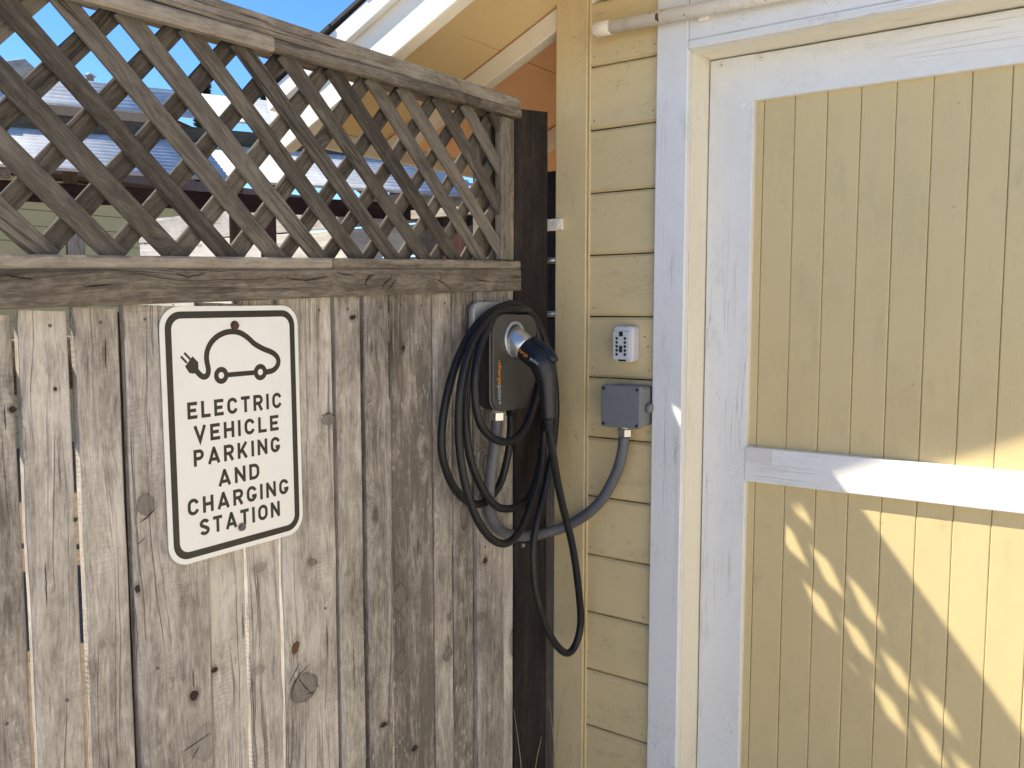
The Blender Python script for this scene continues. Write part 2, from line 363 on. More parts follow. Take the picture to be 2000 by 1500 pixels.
def slab_mesh(name, poly, y0, y1, axis='x', bev=0.0, bseg=2):
    """extrude a 2-D outline (a, b): axis 'x' -> a=Y, b=Z, depth X ; axis 'y' -> a=X, b=Z, depth along -Y"""
    bm = bmesh.new()
    def P(a, b, d): return (d, a, b) if axis == 'x' else (a, -d, b)
    A = [bm.verts.new(P(a, b, y0)) for a, b in poly]; B = [bm.verts.new(P(a, b, y1)) for a, b in poly]
    n = len(poly)
    for k in range(n): bm.faces.new((A[k], A[(k + 1) % n], B[(k + 1) % n], B[k]))
    bm.faces.new(A); fb = bm.faces.new(B)
    if bev:
        bmesh.ops.recalc_face_normals(bm, faces=bm.faces[:])
        bmesh.ops.bevel(bm, geom=list(fb.edges), offset=bev, segments=bseg, profile=0.5, affect='EDGES')
    return bm_mesh(bm, name)
def disc_pts(r, n=16, cx=0, cy=0, a0=0): return [(cx + r * math.cos(a0 + 2 * math.pi * k / n), cy + r * math.sin(a0 + 2 * math.pi * k / n)) for k in range(n)]
def box_mesh(name, x0, x1, y0, y1, z0, z1, bev=0.0):
    bm = bmesh.new()
    v = [bm.verts.new((x, y, z)) for x in (x0, x1) for y in (y0, y1) for z in (z0, z1)]
    for f in ((0, 1, 3, 2), (4, 6, 7, 5), (0, 4, 5, 1), (2, 3, 7, 6), (0, 2, 6, 4), (1, 5, 7, 3)): bm.faces.new([v[i] for i in f])
    bmesh.ops.recalc_face_normals(bm, faces=bm.faces[:])
    if bev: bmesh.ops.bevel(bm, geom=bm.edges[:], offset=bev, segments=2, profile=0.5, affect='EDGES')
    return bm_mesh(bm, name)

# ------------------------------------------------------------------ ground
struct(link("ground", box_mesh("ground", -120, 120, -120, 120, -0.2, 0.0), 'concrete'))

struct(link("yard_soil", box_mesh("yard_soil", -60, -0.10, -60, 60, -0.1, 0.004), 'soil'))

# ------------------------------------------------------------------ garage
PITCH = 0.445                                 # rise of the roof per metre towards +x
garage = thing("garage", "pale yellow garage with white trimmed door and open eave, beside the wooden fence", "garage")
# sheathing behind the boards
link("wall_core", box_mesh("wall_core", 0.0, 0.364, 0.036, 0.12, 0.0, 2.40), 'dark_gap', garage)
link("wall_core", box_mesh("wall_core", 0.364, 1.576, 0.036, 0.12, 2.232, 2.50), 'dark_gap', garage)
link("wall_core", box_mesh("wall_core", 1.576, 3.1, 0.036, 0.12, 0.0, 2.38), 'dark_gap', garage)
link("side_wall", box_mesh("side_wall", 0.004, 0.09, 0.125, 4.0, 0.0, 2.36), 'yellow', garage)
link("back_wall", box_mesh("back_wall", 0.095, 3.1, 3.92, 4.0, 0.0, 2.36), 'yellow', garage)
def soffit_z(x): return 2.406 + PITCH * x
ridge_x = 1.56
k = 0
for i in range(-2, 13):
    z1 = 2.2121 - 0.1715 * i; z0 = z1 - 0.1715
    if z0 < 0.02: z0 = 0.02
    zc, hh = (z0 + z1) / 2, (z1 - z0) - 0.0035
    spans = []
    if z0 < 2.33:
        spans = [(0.084, 0.2955), (1.645, 3.04)]
    else:
        spans = [(max(0.084, (z1 - 2.36) / PITCH), min(3.04, 2 * ridge_x - (z1 - 2.36) / PITCH))]
    for (xa, xb) in spans:
        b = timber("siding_board", garage, (xa, 0.0215 + rnd.uniform(-.0012, .0012), zc), (xb, 0.0215 + rnd.uniform(-.0012, .0012), zc), hh, 0.022, (0, -1, 0), 'yellow', ch=0.0068, seg=6, wob=0.0006)
nd = slab_mesh("nail_dent", disc_pts(0.0030, 10), 0.0, 0.0007, 'y', 0.0004); nd.materials.append(M['grime_dot'])
for i in range(-1, 11):
    for xx in (0.104, 0.276):
        if rnd.random() < 0.25: continue
        o = bpy.data.objects.new("nail_dent", nd); COL.objects.link(o); o.parent = garage
        o.location = (xx + rnd.uniform(-.006, .006), 0.0098, 2.2121 - 0.1715 * (i + 1) + 0.026 + rnd.uniform(-.004, .004))
# corner boards
timber("corner_board", garage, (0.0315, 0.0105, 0.0), (0.0315, 0.0105, 2.41), 0.103, 0.021, (0, -1, 0), 'yellow', ch=0.003, seg=14, wob=0.001)
timber("corner_board", garage, (-0.009, 0.067, 0.0), (-0.009, 0.067, 2.39), 0.09, 0.02, (-1, 0, 0), 'yellow', ch=0.003, seg=10, wob=0.001)
timber("corner_bead", garage, (0.0875, 0.0085, 0.0), (0.0875, 0.0085, 2.40), 0.007, 0.007, (0, -1, 0), 'yellow', ch=0.002, seg=14, wob=0.0008)
# door casing
timber("door_casing", garage, (0.3405, 0.006, 0.0), (0.3405, 0.006, 2.345), 0.089, 0.028, (0, -1, 0), 'white', ch=0.003, seg=14, wob=0.0008)
timber("door_casing", garage, (1.6005, 0.006, 0.0), (1.6005, 0.006, 2.345), 0.089, 0.028, (0, -1, 0), 'white', ch=0.003, seg=14, wob=0.0008)
timber("head_casing", garage, (0.3865, 0.0075, 2.286), (1.5545, 0.0075, 2.286), 0.116, 0.027, (0, -1, 0), 'white', ch=0.003, seg=10, wob=0.0008)
timber("head_bead", garage, (0.3868, 0.0055, 2.2165), (1.5542, 0.0055, 2.2165), 0.020, 0.030, (0, -1, 0), 'white', ch=0.002, seg=10, wob=0.0005)
# jambs: the reveal of the doorway
timber("door_jamb", garage, (0.3752, 0.098, 0.0), (0.3752, 0.098, 2.23), 0.15, 0.021, (1, 0, 0), 'cream', ch=0.002, seg=12, wob=0.0006)
timber("door_jamb", garage, (1.5658, 0.098, 0.0), (1.5658, 0.098, 2.23), 0.15, 0.021, (-1, 0, 0), 'cream', ch=0.002, seg=12, wob=0.0006)
timber("head_jamb", garage, (0.387, 0.0985, 2.2175), (1.554, 0.0985, 2.2175), 0.149, 0.019, (0, 0, -1), 'cream', ch=0.002, seg=8, wob=0.0005)
# door
door = bpy.data.objects.new("door", None); COL.objects.link(door); door.parent = garage; door.location = (0, 0, 0)
door['label'] = "yellow boarded door with white stiles and rails"
def dboard(name, *a, **k): return timber(name, door, *a, **k)
dboard("stile", (0.4495, 0.136, 0.01), (0.4495, 0.136, 2.204), 0.122, 0.022, (0, -1, 0), 'white', ch=0.002, seg=14, wob=0.0006)
dboard("stile", (1.4915, 0.136, 0.01), (1.4915, 0.136, 2.204), 0.122, 0.022, (0, -1, 0), 'white', ch=0.002, seg=14, wob=0.0006)
dboard("top_rail", (0.511, 0.1365, 2.1455), (1.430, 0.1365, 2.1455), 0.117, 0.022, (0, -1, 0), 'white', ch=0.002, seg=8, wob=0.0006)
dboard("middle_rail", (0.511, 0.1345, 1.1325), (1.430, 0.1345, 1.1325), 0.094, 0.023, (0, -1, 0), 'white', ch=0.0025, seg=8, wob=0.0008)
dboard("bottom_rail", (0.511, 0.1365, 0.10), (1.430, 0.1365, 0.10), 0.16, 0.022, (0, -1, 0), 'white', ch=0.002, seg=8, wob=0.0006)
dboard("repair_block", (0.5125, 0.1225, 1.159), (0.586, 0.1225, 1.159), 0.040, 0.0045, (0, -1, 0), 'bare_white', ch=0.0008, seg=6, wob=0.0010)
x = 0.5310 - 0.0807
for i in range(13):
    dboard("door_board", (x + 0.0403, 0.154 + rnd.uniform(-.0006, .0006), 0.03), (x + 0.0403, 0.154 + rnd.uniform(-.0006, .0006), 2.19), 0.0797, 0.018, (0, -1, 0), 'door_yellow', ch=0.0022, seg=12, wob=0.0004)
    x += 0.0807
link("door_backing", box_mesh("door_backing", 0.392, 1.548, 0.166, 0.175, 0.01, 2.204), 'door_yellow', door)
for (x, z) in ((0.4226, 2.189), (0.529, 2.1905)):
    s = link("screw", slab_mesh("screw", disc_pts(0.007, 14), 0.0, 0.004, 'y', 0.0015), 'cream', door, (x, 0.1252, z), True)
    link("slot", slab_mesh("slot", disc_pts(0.0016, 8), 0.0, 0.0004, 'y'), 'screw_dark', s, (0, -0.0042, 0))
link("plug", slab_mesh("plug", disc_pts(0.0095, 18), 0.0, 0.0018, 'y', 0.001), 'white', door, (0.4784, 0.1252, 2.0785), True)
# roof
roof = bpy.data.objects.new("roof", None); COL.objects.link(roof); roof.parent = garage; roof.location = (0, 0, 0)
sl = math.hypot(1, PITCH); up_n = Vector((-PITCH, 0, 1)).normalized()
EAVE = -0.70
def rake(name, y, z_at0, w, t, mat, xa=EAVE, xb=ridge_x, ch=0.003, mirror=True, vert=True, seg=10):
    """a board lying in a plane parallel to the door wall along the slope; z_at0 = its centre height at x=0"""
    a = (xa, y, z_at0 + PITCH * xa); b = (xb, y, z_at0 + PITCH * xb)
    o = timber(name, roof, a, b, w, t, (0, -1, 0), mat, ch=ch, seg=seg, wob=0.0008)
    if mirror:
        timber(name, roof, (2 * ridge_x - xa, y, a[2]), (2 * ridge_x - xb, y, b[2]), w, t, (0, -1, 0), mat, ch=ch, seg=4, wob=0.0008)
    return o
cz = 1 / sl                                   # vertical height -> board width
# barge board: bottom line 2.296 at x=0, front at y=-0.438, 45 mm thick
rake("barge_board", -0.4155, (2.296 + 2.468) / 2, (2.468 - 2.296) * cz, 0.045, 'cream')
rake("rake_trim", -0.4490, (2.416 + 2.474) / 2, (2.474 - 2.416) * cz, 0.0215, 'white')
# soffit panels in the bays between the barge board and the rafters (roof deck seen from below)
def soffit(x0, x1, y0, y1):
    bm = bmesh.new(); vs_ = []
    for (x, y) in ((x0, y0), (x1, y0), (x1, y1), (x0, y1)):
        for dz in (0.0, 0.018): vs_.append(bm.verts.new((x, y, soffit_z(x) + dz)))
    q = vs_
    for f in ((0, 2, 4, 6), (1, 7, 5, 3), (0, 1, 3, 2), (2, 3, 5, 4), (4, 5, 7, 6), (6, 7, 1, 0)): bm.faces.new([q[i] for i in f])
    return link("soffit_panel", bm_mesh(bm, "soffit_panel"), 'soffit' if y0 < 0 else 'soffit_bounce', roof)
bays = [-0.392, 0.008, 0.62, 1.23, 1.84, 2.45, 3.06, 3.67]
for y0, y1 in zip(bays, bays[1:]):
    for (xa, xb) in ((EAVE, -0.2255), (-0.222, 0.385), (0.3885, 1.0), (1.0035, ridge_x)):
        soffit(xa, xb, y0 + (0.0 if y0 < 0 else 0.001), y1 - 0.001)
# rafters under the deck
for yr in bays[1:]:
    rake("rafter", yr + 0.0225, 2.404 - 0.062 / 2 - 0.002, 0.062 * cz, 0.045, 'cream', xa=EAVE + 0.02, mirror=False, seg=6)
# roof slab above the soffit and the shingle courses
bm = bmesh.new()
prof = [(EAVE - 0.01, soffit_z(EAVE - 0.01) + 0.02), (ridge_x, soffit_z(ridge_x) + 0.02), (2 * ridge_x - EAVE, soffit_z(EAVE) + 0.02),
        (2 * ridge_x - EAVE, soffit_z(EAVE) + 0.066), (ridge_x, soffit_z(ridge_x) + 0.066), (EAVE - 0.01, soffit_z(EAVE - 0.01) + 0.066)]
A = [bm.verts.new((a, -0.39, b)) for a, b in prof]; B = [bm.verts.new((a, 4.25, b)) for a, b in prof]
for i in range(6): bm.faces.new((A[i], A[(i + 1) % 6], B[(i + 1) % 6], B[i]))
bm.faces.new(A[:2] + A[4:]); bm.faces.new(A[1:5]); bm.faces.new(B[:2] + B[4:]); bm.faces.new(B[1:5])
link("roof_deck", bm_mesh(bm, "roof_deck"), 'cream', roof)
xs = EAVE - 0.03; i = 0
while xs < ridge_x - 0.05:
    xe = min(xs + 0.16, ridge_x); j = rnd.uniform(-0.005, 0.005)
    z0 = soffit_z(xs) + 0.073 + 0.006; z1 = soffit_z(xe) + 0.073 + 0.001
    for mir in (0, 1):
        f = (lambda x: 2 * ridge_x - x) if mir else (lambda x: x)
        a = Vector((f(xs), 1.9, z0)); b = Vector((f(xe), 1.9, z1))
        n = up_n if not mir else Vector((PITCH, 0, 1)).normalized()
        bm = bmesh.new(); vv = []
        for pt in (a, b):
            for yy in (-0.468 + j, 4.28):
                for hgt in (0.0, 0.011): vv.append(bm.verts.new((pt.x, yy, pt.z + hgt)))
        for q in ((0, 1, 3, 2), (4, 6, 7, 5), (0, 4, 5, 1), (2, 3, 7, 6), (0, 2, 6, 4), (1, 5, 7, 3)): bm.faces.new([vv[t] for t in q])
        link("shingle_course", bm_mesh(bm, "shingle_course"), 'shingle', roof)
    xs += 0.14; i += 1
timber("eave_fascia", roof, (EAVE - 0.018, -0.36, soffit_z(EAVE) + 0.0), (EAVE - 0.018, 4.2, soffit_z(EAVE) + 0.0), 0.11, 0.018, (-1, 0, 0), 'cream')

# ------------------------------------------------------------------ fence frame: local X = out of the fence face, local Y = -s, Z up
FO = Vector((-0.03, -0.02, 0.0)); FROT = R(1.0)
FM = Matrix.Translation(FO) @ Matrix.Rotation(FROT, 4, 'Z')
def fl(s, z, off=0.0): return Vector((off, -s, z))
def fw(s, z, off=0.0): return FM @ fl(s, z, off)
fence = thing("wooden_fence", "weathered grey board fence with lattice top, meeting the garage corner", "fence", FO, FROT)
S_END = 3.3
TILT = -0.0370                                 # the middle rail climbs towards the garage
def mid_z(s, base): return base + TILT * (s - 0.18)
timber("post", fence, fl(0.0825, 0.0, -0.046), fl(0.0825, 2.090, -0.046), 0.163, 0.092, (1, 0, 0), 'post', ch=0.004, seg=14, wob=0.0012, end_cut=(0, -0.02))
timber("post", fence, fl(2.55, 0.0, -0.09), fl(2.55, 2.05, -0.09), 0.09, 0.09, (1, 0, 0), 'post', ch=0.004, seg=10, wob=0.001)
# planks
edges = [(3.30, 3), (3.20, 5), (3.05, 4), (2.965, 4), (2.88, 4), (2.73, 5), (2.645, 4), (2.56, 5), (2.41, 4), (2.325, 4), (2.24, 5), (2.09, 5), (2.005, 3), (1.92, 4), (1.77, 4), (1.685, 5), (1.63, 6),
         (1.4765, 6), (1.3925, 8), (1.310, 5), (1.1577, 4), (1.0685, 5), (0.9838, 4), (0.8335, 6), (0.7518, 7), (0.665, 9), (0.510, 6), (0.4312, 3), (0.3447, 4), (0.220, 2.5), (0.168, 2)]
plank_list = []
for (sa, ga), (sb, gb) in zip(edges, edges[1:]):
    a = sa - ga * 0.0005 - 0.0013; b = sb + gb * 0.0005 + 0.0013; c = (a + b) / 2
    top = mid_z(c, 1.603) if c < 1.05 else mid_z(c, 1.5945) - 0.0005 - rnd.uniform(0, 0.002)
    off = rnd.choice((-0.0075, -0.0045, -0.002, 0.001)) + rnd.uniform(-0.001, 0.001)
    lean = rnd.uniform(-0.001, 0.001)
    pl = timber("plank", fence, fl(c + lean, 0.03, off - 0.010), fl(c, top, off - 0.010), a - b, 0.020, (1, 0, 0), 'plank', ch=0.0038, seg=14, wob=0.0017, end_cut=(0, -TILT * (a - b)))
    plank_list.append((pl, c, a - b, top, off))
nail_me = slab_mesh("nail", disc_pts(0.0029, 10), 0.0, 0.0014, 'x', 0.0006)
nail_me.materials.append(M['nail'])
for pl, c, w, top, off in plank_list:
    if c > 1.8: continue
    spots = [(-w * 0.25, 0.022), (w * 0.25, 0.020)] if w > 0.11 else [(rnd.uniform(-.12, .12) * w, 0.021)]
    for base in (top, 0.95):
        for dx, dz in spots:
            if base == 0.95 and rnd.random() < 0.75: continue
            n = bpy.data.objects.new("nail", nail_me); COL.objects.link(n); n.parent = pl
            inv = pl.matrix_basis.inverted()
            P = inv @ fl(c + dx, (base if c > 1.05 else base - 0.008) - dz - rnd.uniform(0, .004), off + 0.0006)
            n.matrix_basis = Matrix.Translation(P) @ inv.to_3x3().to_4x4()
# boards added behind some joints to keep sun out and the gaps dark
for sb_ in (1.310, 1.1577, 0.8335, 0.7518, 0.510, 0.4312, 0.3447, 0.220, 1.92, 2.24, 2.56):
    timber("gap_block_board", fence, fl(sb_, 0.03, -0.040), fl(sb_, mid_z(sb_, 1.585), -0.040), 0.07, 0.018, (1, 0, 0), 'slat', ch=0.002, seg=8, wob=0.001)
# backing rails behind the planks
for zb in (0.30, 1.505):
    timber("backing_rail", fence, fl(S_END, mid_z(S_END, zb) if zb > 1 else zb, -0.071), fl(0.17, mid_z(0.17, zb) if zb > 1 else zb, -0.071), 0.085, 0.040, (1, 0, 0), 'rail')
# middle rail: main board with a thin strip on top
def rail(name, sa, sb, z_lo, z_hi, front, t, mat='rail', tilt=True, wob=0.0014):
    f = (lambda s, z: mid_z(s, z)) if tilt else (lambda s, z: z)
    return timber(name, fence, fl(sa, f(sa, (z_lo + z_hi) / 2), front - t / 2), fl(sb, f(sb, (z_lo + z_hi) / 2), front - t / 2), z_hi - z_lo, t, (1, 0, 0), mat, ch=0.004, seg=14, wob=wob)
mid_rail = rail("middle_rail", S_END, 0.1685, 1.5965, 1.655, 0.020, 0.066)
rail("rail_strip", S_END, 0.855, 1.6553, 1.6770, 0.0170, 0.056)
rail("rail_strip", 0.8535, 0.1685, 1.6553, 1.6765, 0.0185, 0.056)
# knots and checks that stand out in single boards: (s, z, half width, half height, kind)
KNOTS = [(0.853, 1.317, 0.0219, 0.0129, 0), (0.647, 1.304, 0.0139, 0.0141, 0), (0.956, 0.858, 0.0108, 0.0139, 2), (0.935, 0.767, 0.0364, 0.0369, 0), (1.200, 0.851, 0.0095, 0.0114, 1), (1.302, 1.076, 0.0056, 0.0070, 1), (1.183, 0.755, 0.0329, 0.0385, 3), (1.486, 1.399, 0.0059, 0.0053, 1), (1.038, 1.046, 0.0161, 0.0111, 3), (1.047, 0.843, 0.0149, 0.0102, 3), (0.906, 1.025, 0.0127, 0.0076, 0), (0.640, 0.875, 0.0269, 0.0367, 0), (0.706, 0.594, 0.0119, 0.0061, 1), (0.593, 0.487, 0.0113, 0.0077, 1), (0.460, 0.678, 0.0186, 0.0213, 0), (0.310, 0.671, 0.0373, 0.0351, 3), (0.328, 0.737, 0.0160, 0.0139, 0), (0.639, 0.717, 0.0253, 0.0309, 0), (0.311, 0.884, 0.0091, 0.0083, 1), (0.292, 0.378, 0.0214, 0.0202, 3), (1.148, 0.878, 0.0079, 0.0049, 1), (1.281, 1.218, 0.0162, 0.0211, 0), (0.781, 1.530, 0.0092, 0.0054, 1), (0.618, 1.458, 0.0071, 0.0070, 1), (0.451, 0.772, 0.0103, 0.0120, 0), (1.477, 1.099, 0.0061, 0.0055, 0), (1.423, 1.425, 0.0032, 0.0032, 1), (1.366, 0.999, 0.0061, 0.0068, 3), (0.808, 0.976, 0.0092, 0.0068, 3), (0.404, 0.588, 0.0108, 0.0109, 0), (0.717, 1.152, 0.0083, 0.0069, 3), (1.400, 1.215, 0.0033, 0.0041, 1)]
CRACKS = [[(0.951, 0.792), (0.931, 0.763), (0.914, 0.743)], [(0.931, 0.750), (0.909, 0.747)], [(0.977, 0.788), (0.957, 0.811), (0.943, 0.828)], [(0.972, 0.771), (0.951, 0.798), (0.918, 0.811)], [(1.230, 0.756), (1.203, 0.761), (1.165, 0.767)], [(1.210, 0.734), (1.192, 0.754)], [(1.297, 1.188), (1.280, 1.195), (1.260, 1.211)], [(1.298, 1.153), (1.286, 1.161)], [(0.609, 1.030), (0.613, 0.970)], [(0.570, 1.003), (0.579, 0.949)], [(0.664, 0.885), (0.641, 0.881), (0.617, 0.861)], [(0.665, 0.717), (0.639, 0.717), (0.631, 0.733)], [(0.456, 0.688), (0.460, 0.729)], [(0.471, 0.666), (0.448, 0.678)], [(0.874, 1.327), (0.852, 1.332), (0.842, 1.324)], [(1.200, 0.863), (1.202, 0.899)], [(1.498, 1.408), (1.498, 1.370)], [(0.870, 0.903), (0.870, 0.802)], [(1.340, 1.502), (1.341, 1.452)], [(1.451, 1.157), (1.452, 1.092)], [(1.082, 0.986), (1.082, 0.916)], [(0.796, 0.824), (0.794, 0.707)]]
RAIL_CRACKS = [[(0.756, 1.589), (0.765, 1.604), (0.753, 1.617), (0.734, 1.622)], [(0.714, 1.590), (0.705, 1.605), (0.685, 1.614), (0.680, 1.626)], [(0.694, 1.590), (0.681, 1.601), (0.665, 1.615)], [(0.472, 1.596), (0.496, 1.607), (0.515, 1.615), (0.507, 1.627), (0.526, 1.637)], [(0.530, 1.618), (0.499, 1.610)], [(0.850, 1.624), (0.825, 1.619), (0.796, 1.618)], [(1.224, 1.610), (1.199, 1.603), (1.161, 1.610)], [(1.500, 1.597), (1.461, 1.592)], [(0.978, 1.606), (0.926, 1.604), (0.871, 1.614)], [(0.380, 1.622), (0.304, 1.615)], [(1.386, 1.583), (1.340, 1.587)]]
def put(name, me, owner, P, extra=None):
    o = bpy.data.objects.new(name, me); COL.objects.link(o); o.parent = owner
    inv = owner.matrix_basis.inverted()
    o.matrix_basis = Matrix.Translation(inv @ P) @ inv.to_3x3().to_4x4()
    return o
def knot_mesh(a, b, kind, seed):
    """a soft-edged knot: rings of vertices carry their relative radius for the material"""
    rr = random.Random(seed); n = 20; bm = bmesh.new(); lay = bm.verts.layers.float.new("radius")
    ph = [rr.uniform(0, 6.28) for _ in range(3)]; prev = None
    c = bm.verts.new((0.0004, 0, 0)); c[lay] = 0.0
    for k in (0.35, 0.7, 0.85, 1.0, 1.3, 1.7, 2.1):
        ring = []
        for i in range(n):
            t = 2 * math.pi * i / n; st = 1.0 if k <= 1 else 1 + (k - 1) * 0.7 * abs(math.sin(t))
            v = bm.verts.new((0.0004 - 0.0002 * (k / 2.1), k * a * (1 + .12 * math.sin(2 * t + ph[0]) + .07 * math.sin(3 * t + ph[1])) * math.cos(t), st * k * b * (1 + .10 * math.sin(2 * t + ph[2])) * math.sin(t)))
            v[lay] = k; ring.append(v)
        for i in range(n):
            q = (i + 1) % n
            f = bm.faces.new((c, ring[i], ring[q])) if prev is None else bm.faces.new((prev[i], prev[q], ring[q], ring[i])); f.smooth = True
        prev = ring
    me = bm_mesh(bm, "knot"); me.materials.append(M['knot%d' % kind]); return me
def owner_of(s):
    for pl, c, w, top, off in plank_list:
        if abs(s - c) <= w / 2: return pl, off
    return None, 0
for i, (s, z, a, b, kind) in enumerate(KNOTS):
    pl, off = owner_of(s)
    if pl: put("knot", knot_mesh(a, b, kind, i), pl, fl(s, z, off + 0.0007))
def crack_mesh(pts, w):
    P = [Vector((p[0], p[1])) for p in pts]; Q = []
    rr = random.Random(int(abs(pts[0][0]) * 1e4))
    for p, q in zip(P, P[1:]):                       # break the line into a ragged one
        n = max(2, int((q - p).length / 0.006))
        for k in range(n): Q.append(p.lerp(q, k / n) + Vector((rr.uniform(-1, 1), rr.uniform(-1, 1))) * 0.0009)
    Q.append(P[-1]); n = len(Q); bm = bmesh.new(); L = []
    for i in range(n):
        t = (Q[min(i + 1, n - 1)] - Q[max(0, i - 1)]).normalized(); nn = Vector((-t.y, t.x)); ww = w * (0.25 + 0.75 * math.sin(math.pi * (i + .3) / (n - .4))) * rr.uniform(.6, 1.1)
        L.append((bm.verts.new((0, *(Q[i] + nn * ww / 2))), bm.verts.new((0, *(Q[i] - nn * ww / 2)))))
    for (a, b), (c, d) in zip(L, L[1:]): bm.faces.new((a, b, d, c))
    me = bm_mesh(bm, "crack"); me.materials.append(M['crack']); return me
for pts in CRACKS:
    s0, z0 = pts[0]; pl, off = owner_of(s0)
    if pl: put("crack", crack_mesh([(-(s - s0), z - z0) for s, z in pts], 0.0019), pl, fl(s0, z0, off + 0.0019))
for pts in RAIL_CRACKS:
    s0, z0 = pts[0]
    put("crack", crack_mesh([(-(s - s0), z - z0) for s, z in pts], 0.0026), mid_rail, fl(s0, z0, 0.0214))
# top rail: cap and the strip below it
def toprail(name, sa, za, sb, zb, h, front, t):
    return timber(name, fence, fl(sa, za, front - t / 2), fl(sb, zb, front - t / 2), h, t, (1, 0, 0), 'rail', ch=0.004, seg=14, wob=0.0014)
toprail("cap_rail", S_END, 2.046, 0.1685, 2.0865, 0.036, 0.016, 0.136)
toprail("top_strip", S_END, 1.972, 0.998, 2.0428, 0.0265, 0.0235, 0.024)
toprail("top_strip", 0.9965, 2.0432, 0.1685, 2.0635, 0.0225, 0.0215, 0.024)
# lattice stile beside the post
timber("lattice_stile", fence, fl(0.1995, 1.6785, -0.012), fl(0.1995, 2.0495, -0.012), 0.058, 0.024, (1, 0, 0), 'rail', ch=0.003, seg=6, wob=0.001)
timber("lattice_stile", fence, fl(0.2185, 1.6785, -0.058), fl(0.2185, 2.0495, -0.058), 0.098, 0.020, (1, 0, 0), 'rail', ch=0.003, seg=6, wob=0.001)
# lattice: two layers of slats
def clip(sc, zc, ds, dz, s_lo, s_hi):
    """line through (sc, zc) with direction (ds, dz): part between middle and top rail and s limits"""
    pts = []
    t0, t1 = -3.0, 3.0
    # z above middle rail: zc+t*dz >= mid_z(sc+t*ds, 1.668)
    def cut(a, b, t0, t1):          # a + b t >= 0
        if abs(b) < 1e-9: return (t0, t1) if a >= 0 else (1, 0)
        t = -a / b
        return (max(t0, t), t1) if b > 0 else (t0, min(t1, t))
    t0, t1 = cut(zc - mid_z(sc, 1.670), dz - TILT * ds, t0, t1)
    t0, t1 = cut(2.0620 - 0.0250 * (sc - .17) - zc, -dz - 0.0250 * ds, t0, t1)
    t0, t1 = cut(sc - s_lo, ds, t0, t1)
    t0, t1 = cut(s_hi - sc, -ds, t0, t1)
    return t0, t1
a1, a2 = R(42.3), R(47.7)
for kk in range(-4, 27):
    s0 = 0.311 + 0.1165 * kk + rnd.uniform(-.002, .002)
    ang = a1 + rnd.uniform(-.008, .008)
    ds, dz = math.cos(ang), math.sin(ang)              # climbs away from the garage
    t0, t1 = clip(s0, 1.68, ds, dz, 0.205, S_END)
    if t1 - t0 > 0.05:
        timber("lattice_slat", fence, fl(s0 + ds * t0, 1.68 + dz * t0, -0.0120), fl(s0 + ds * t1, 1.68 + dz * t1, -0.0120), 0.0365 + rnd.uniform(-.0016, .0016), 0.0095, (1, 0, 0), 'slat', ch=0.0018, seg=8, wob=0.0012)
for kk in range(-6, 26):
    s0 = 0.582 + 0.1147 * kk + rnd.uniform(-.002, .002)
    ang = a2 + rnd.uniform(-.008, .008)
    ds, dz = -math.cos(ang), math.sin(ang)             # climbs towards the garage
    t0, t1 = clip(s0, 1.80, ds, dz, 0.205, S_END)
    if t1 - t0 > 0.05:
        timber("lattice_slat", fence, fl(s0 + ds * t0, 1.80 + dz * t0, -0.0290), fl(s0 + ds * t1, 1.80 + dz * t1, -0.0290), 0.0335 + rnd.uniform(-.0016, .0016), 0.0085, (1, 0, 0), 'slat', ch=0.0018, seg=8, wob=0.0012)

# ------------------------------------------------------------------ sign
sc_ = fw(1.0920, 1.3255, 0.004)
sign = thing("parking_sign", "white metal sign reading electric vehicle parking and charging station, bolted to the fence boards", "sign", sc_)
sign.rotation_euler = (R(0.45), 0, FROT)
SW, SH = 0.3048, 0.4572
link("panel", slab_mesh("panel", rounded_poly(SW, SH, 0.038, 8), 0.0, 0.0022, 'x', 0.0004, 1), 'sign_white', sign)
def strip_ring(name, outer, inner, x, mat, parent):
    bm = bmesh.new(); n = len(outer)
    def vv(p, d): return bm.verts.new((d, p[0], p[1]))
    o0 = [vv(p, x) for p in outer]; i0 = [vv(p, x) for p in inner]; o1 = [vv(p, x + .0002) for p in outer]; i1 = [vv(p, x + .0002) for p in inner]
    for k in range(n):
        j = (k + 1) % n
        bm.faces.new((o1[k], o1[j], i1[j], i1[k])); bm.faces.new((o0[k], i0[k], i0[j], o0[j]))
        bm.faces.new((o0[k], o0[j], o1[j], o1[k])); bm.faces.new((i0[k], i1[k], i1[j], i0[j]))
    return link(name, bm_mesh(bm, name), mat, parent)
strip_ring("border", rounded_poly(SW - 0.0185, SH - 0.0185, 0.030, 8), rounded_poly(SW - 0.0430, SH - 0.0430, 0.0195, 8), 0.0025, 'sign_black', sign)
def sm(p): return (p[0] / 1000 - SW / 2, p[1] / 1000 - SH / 2)
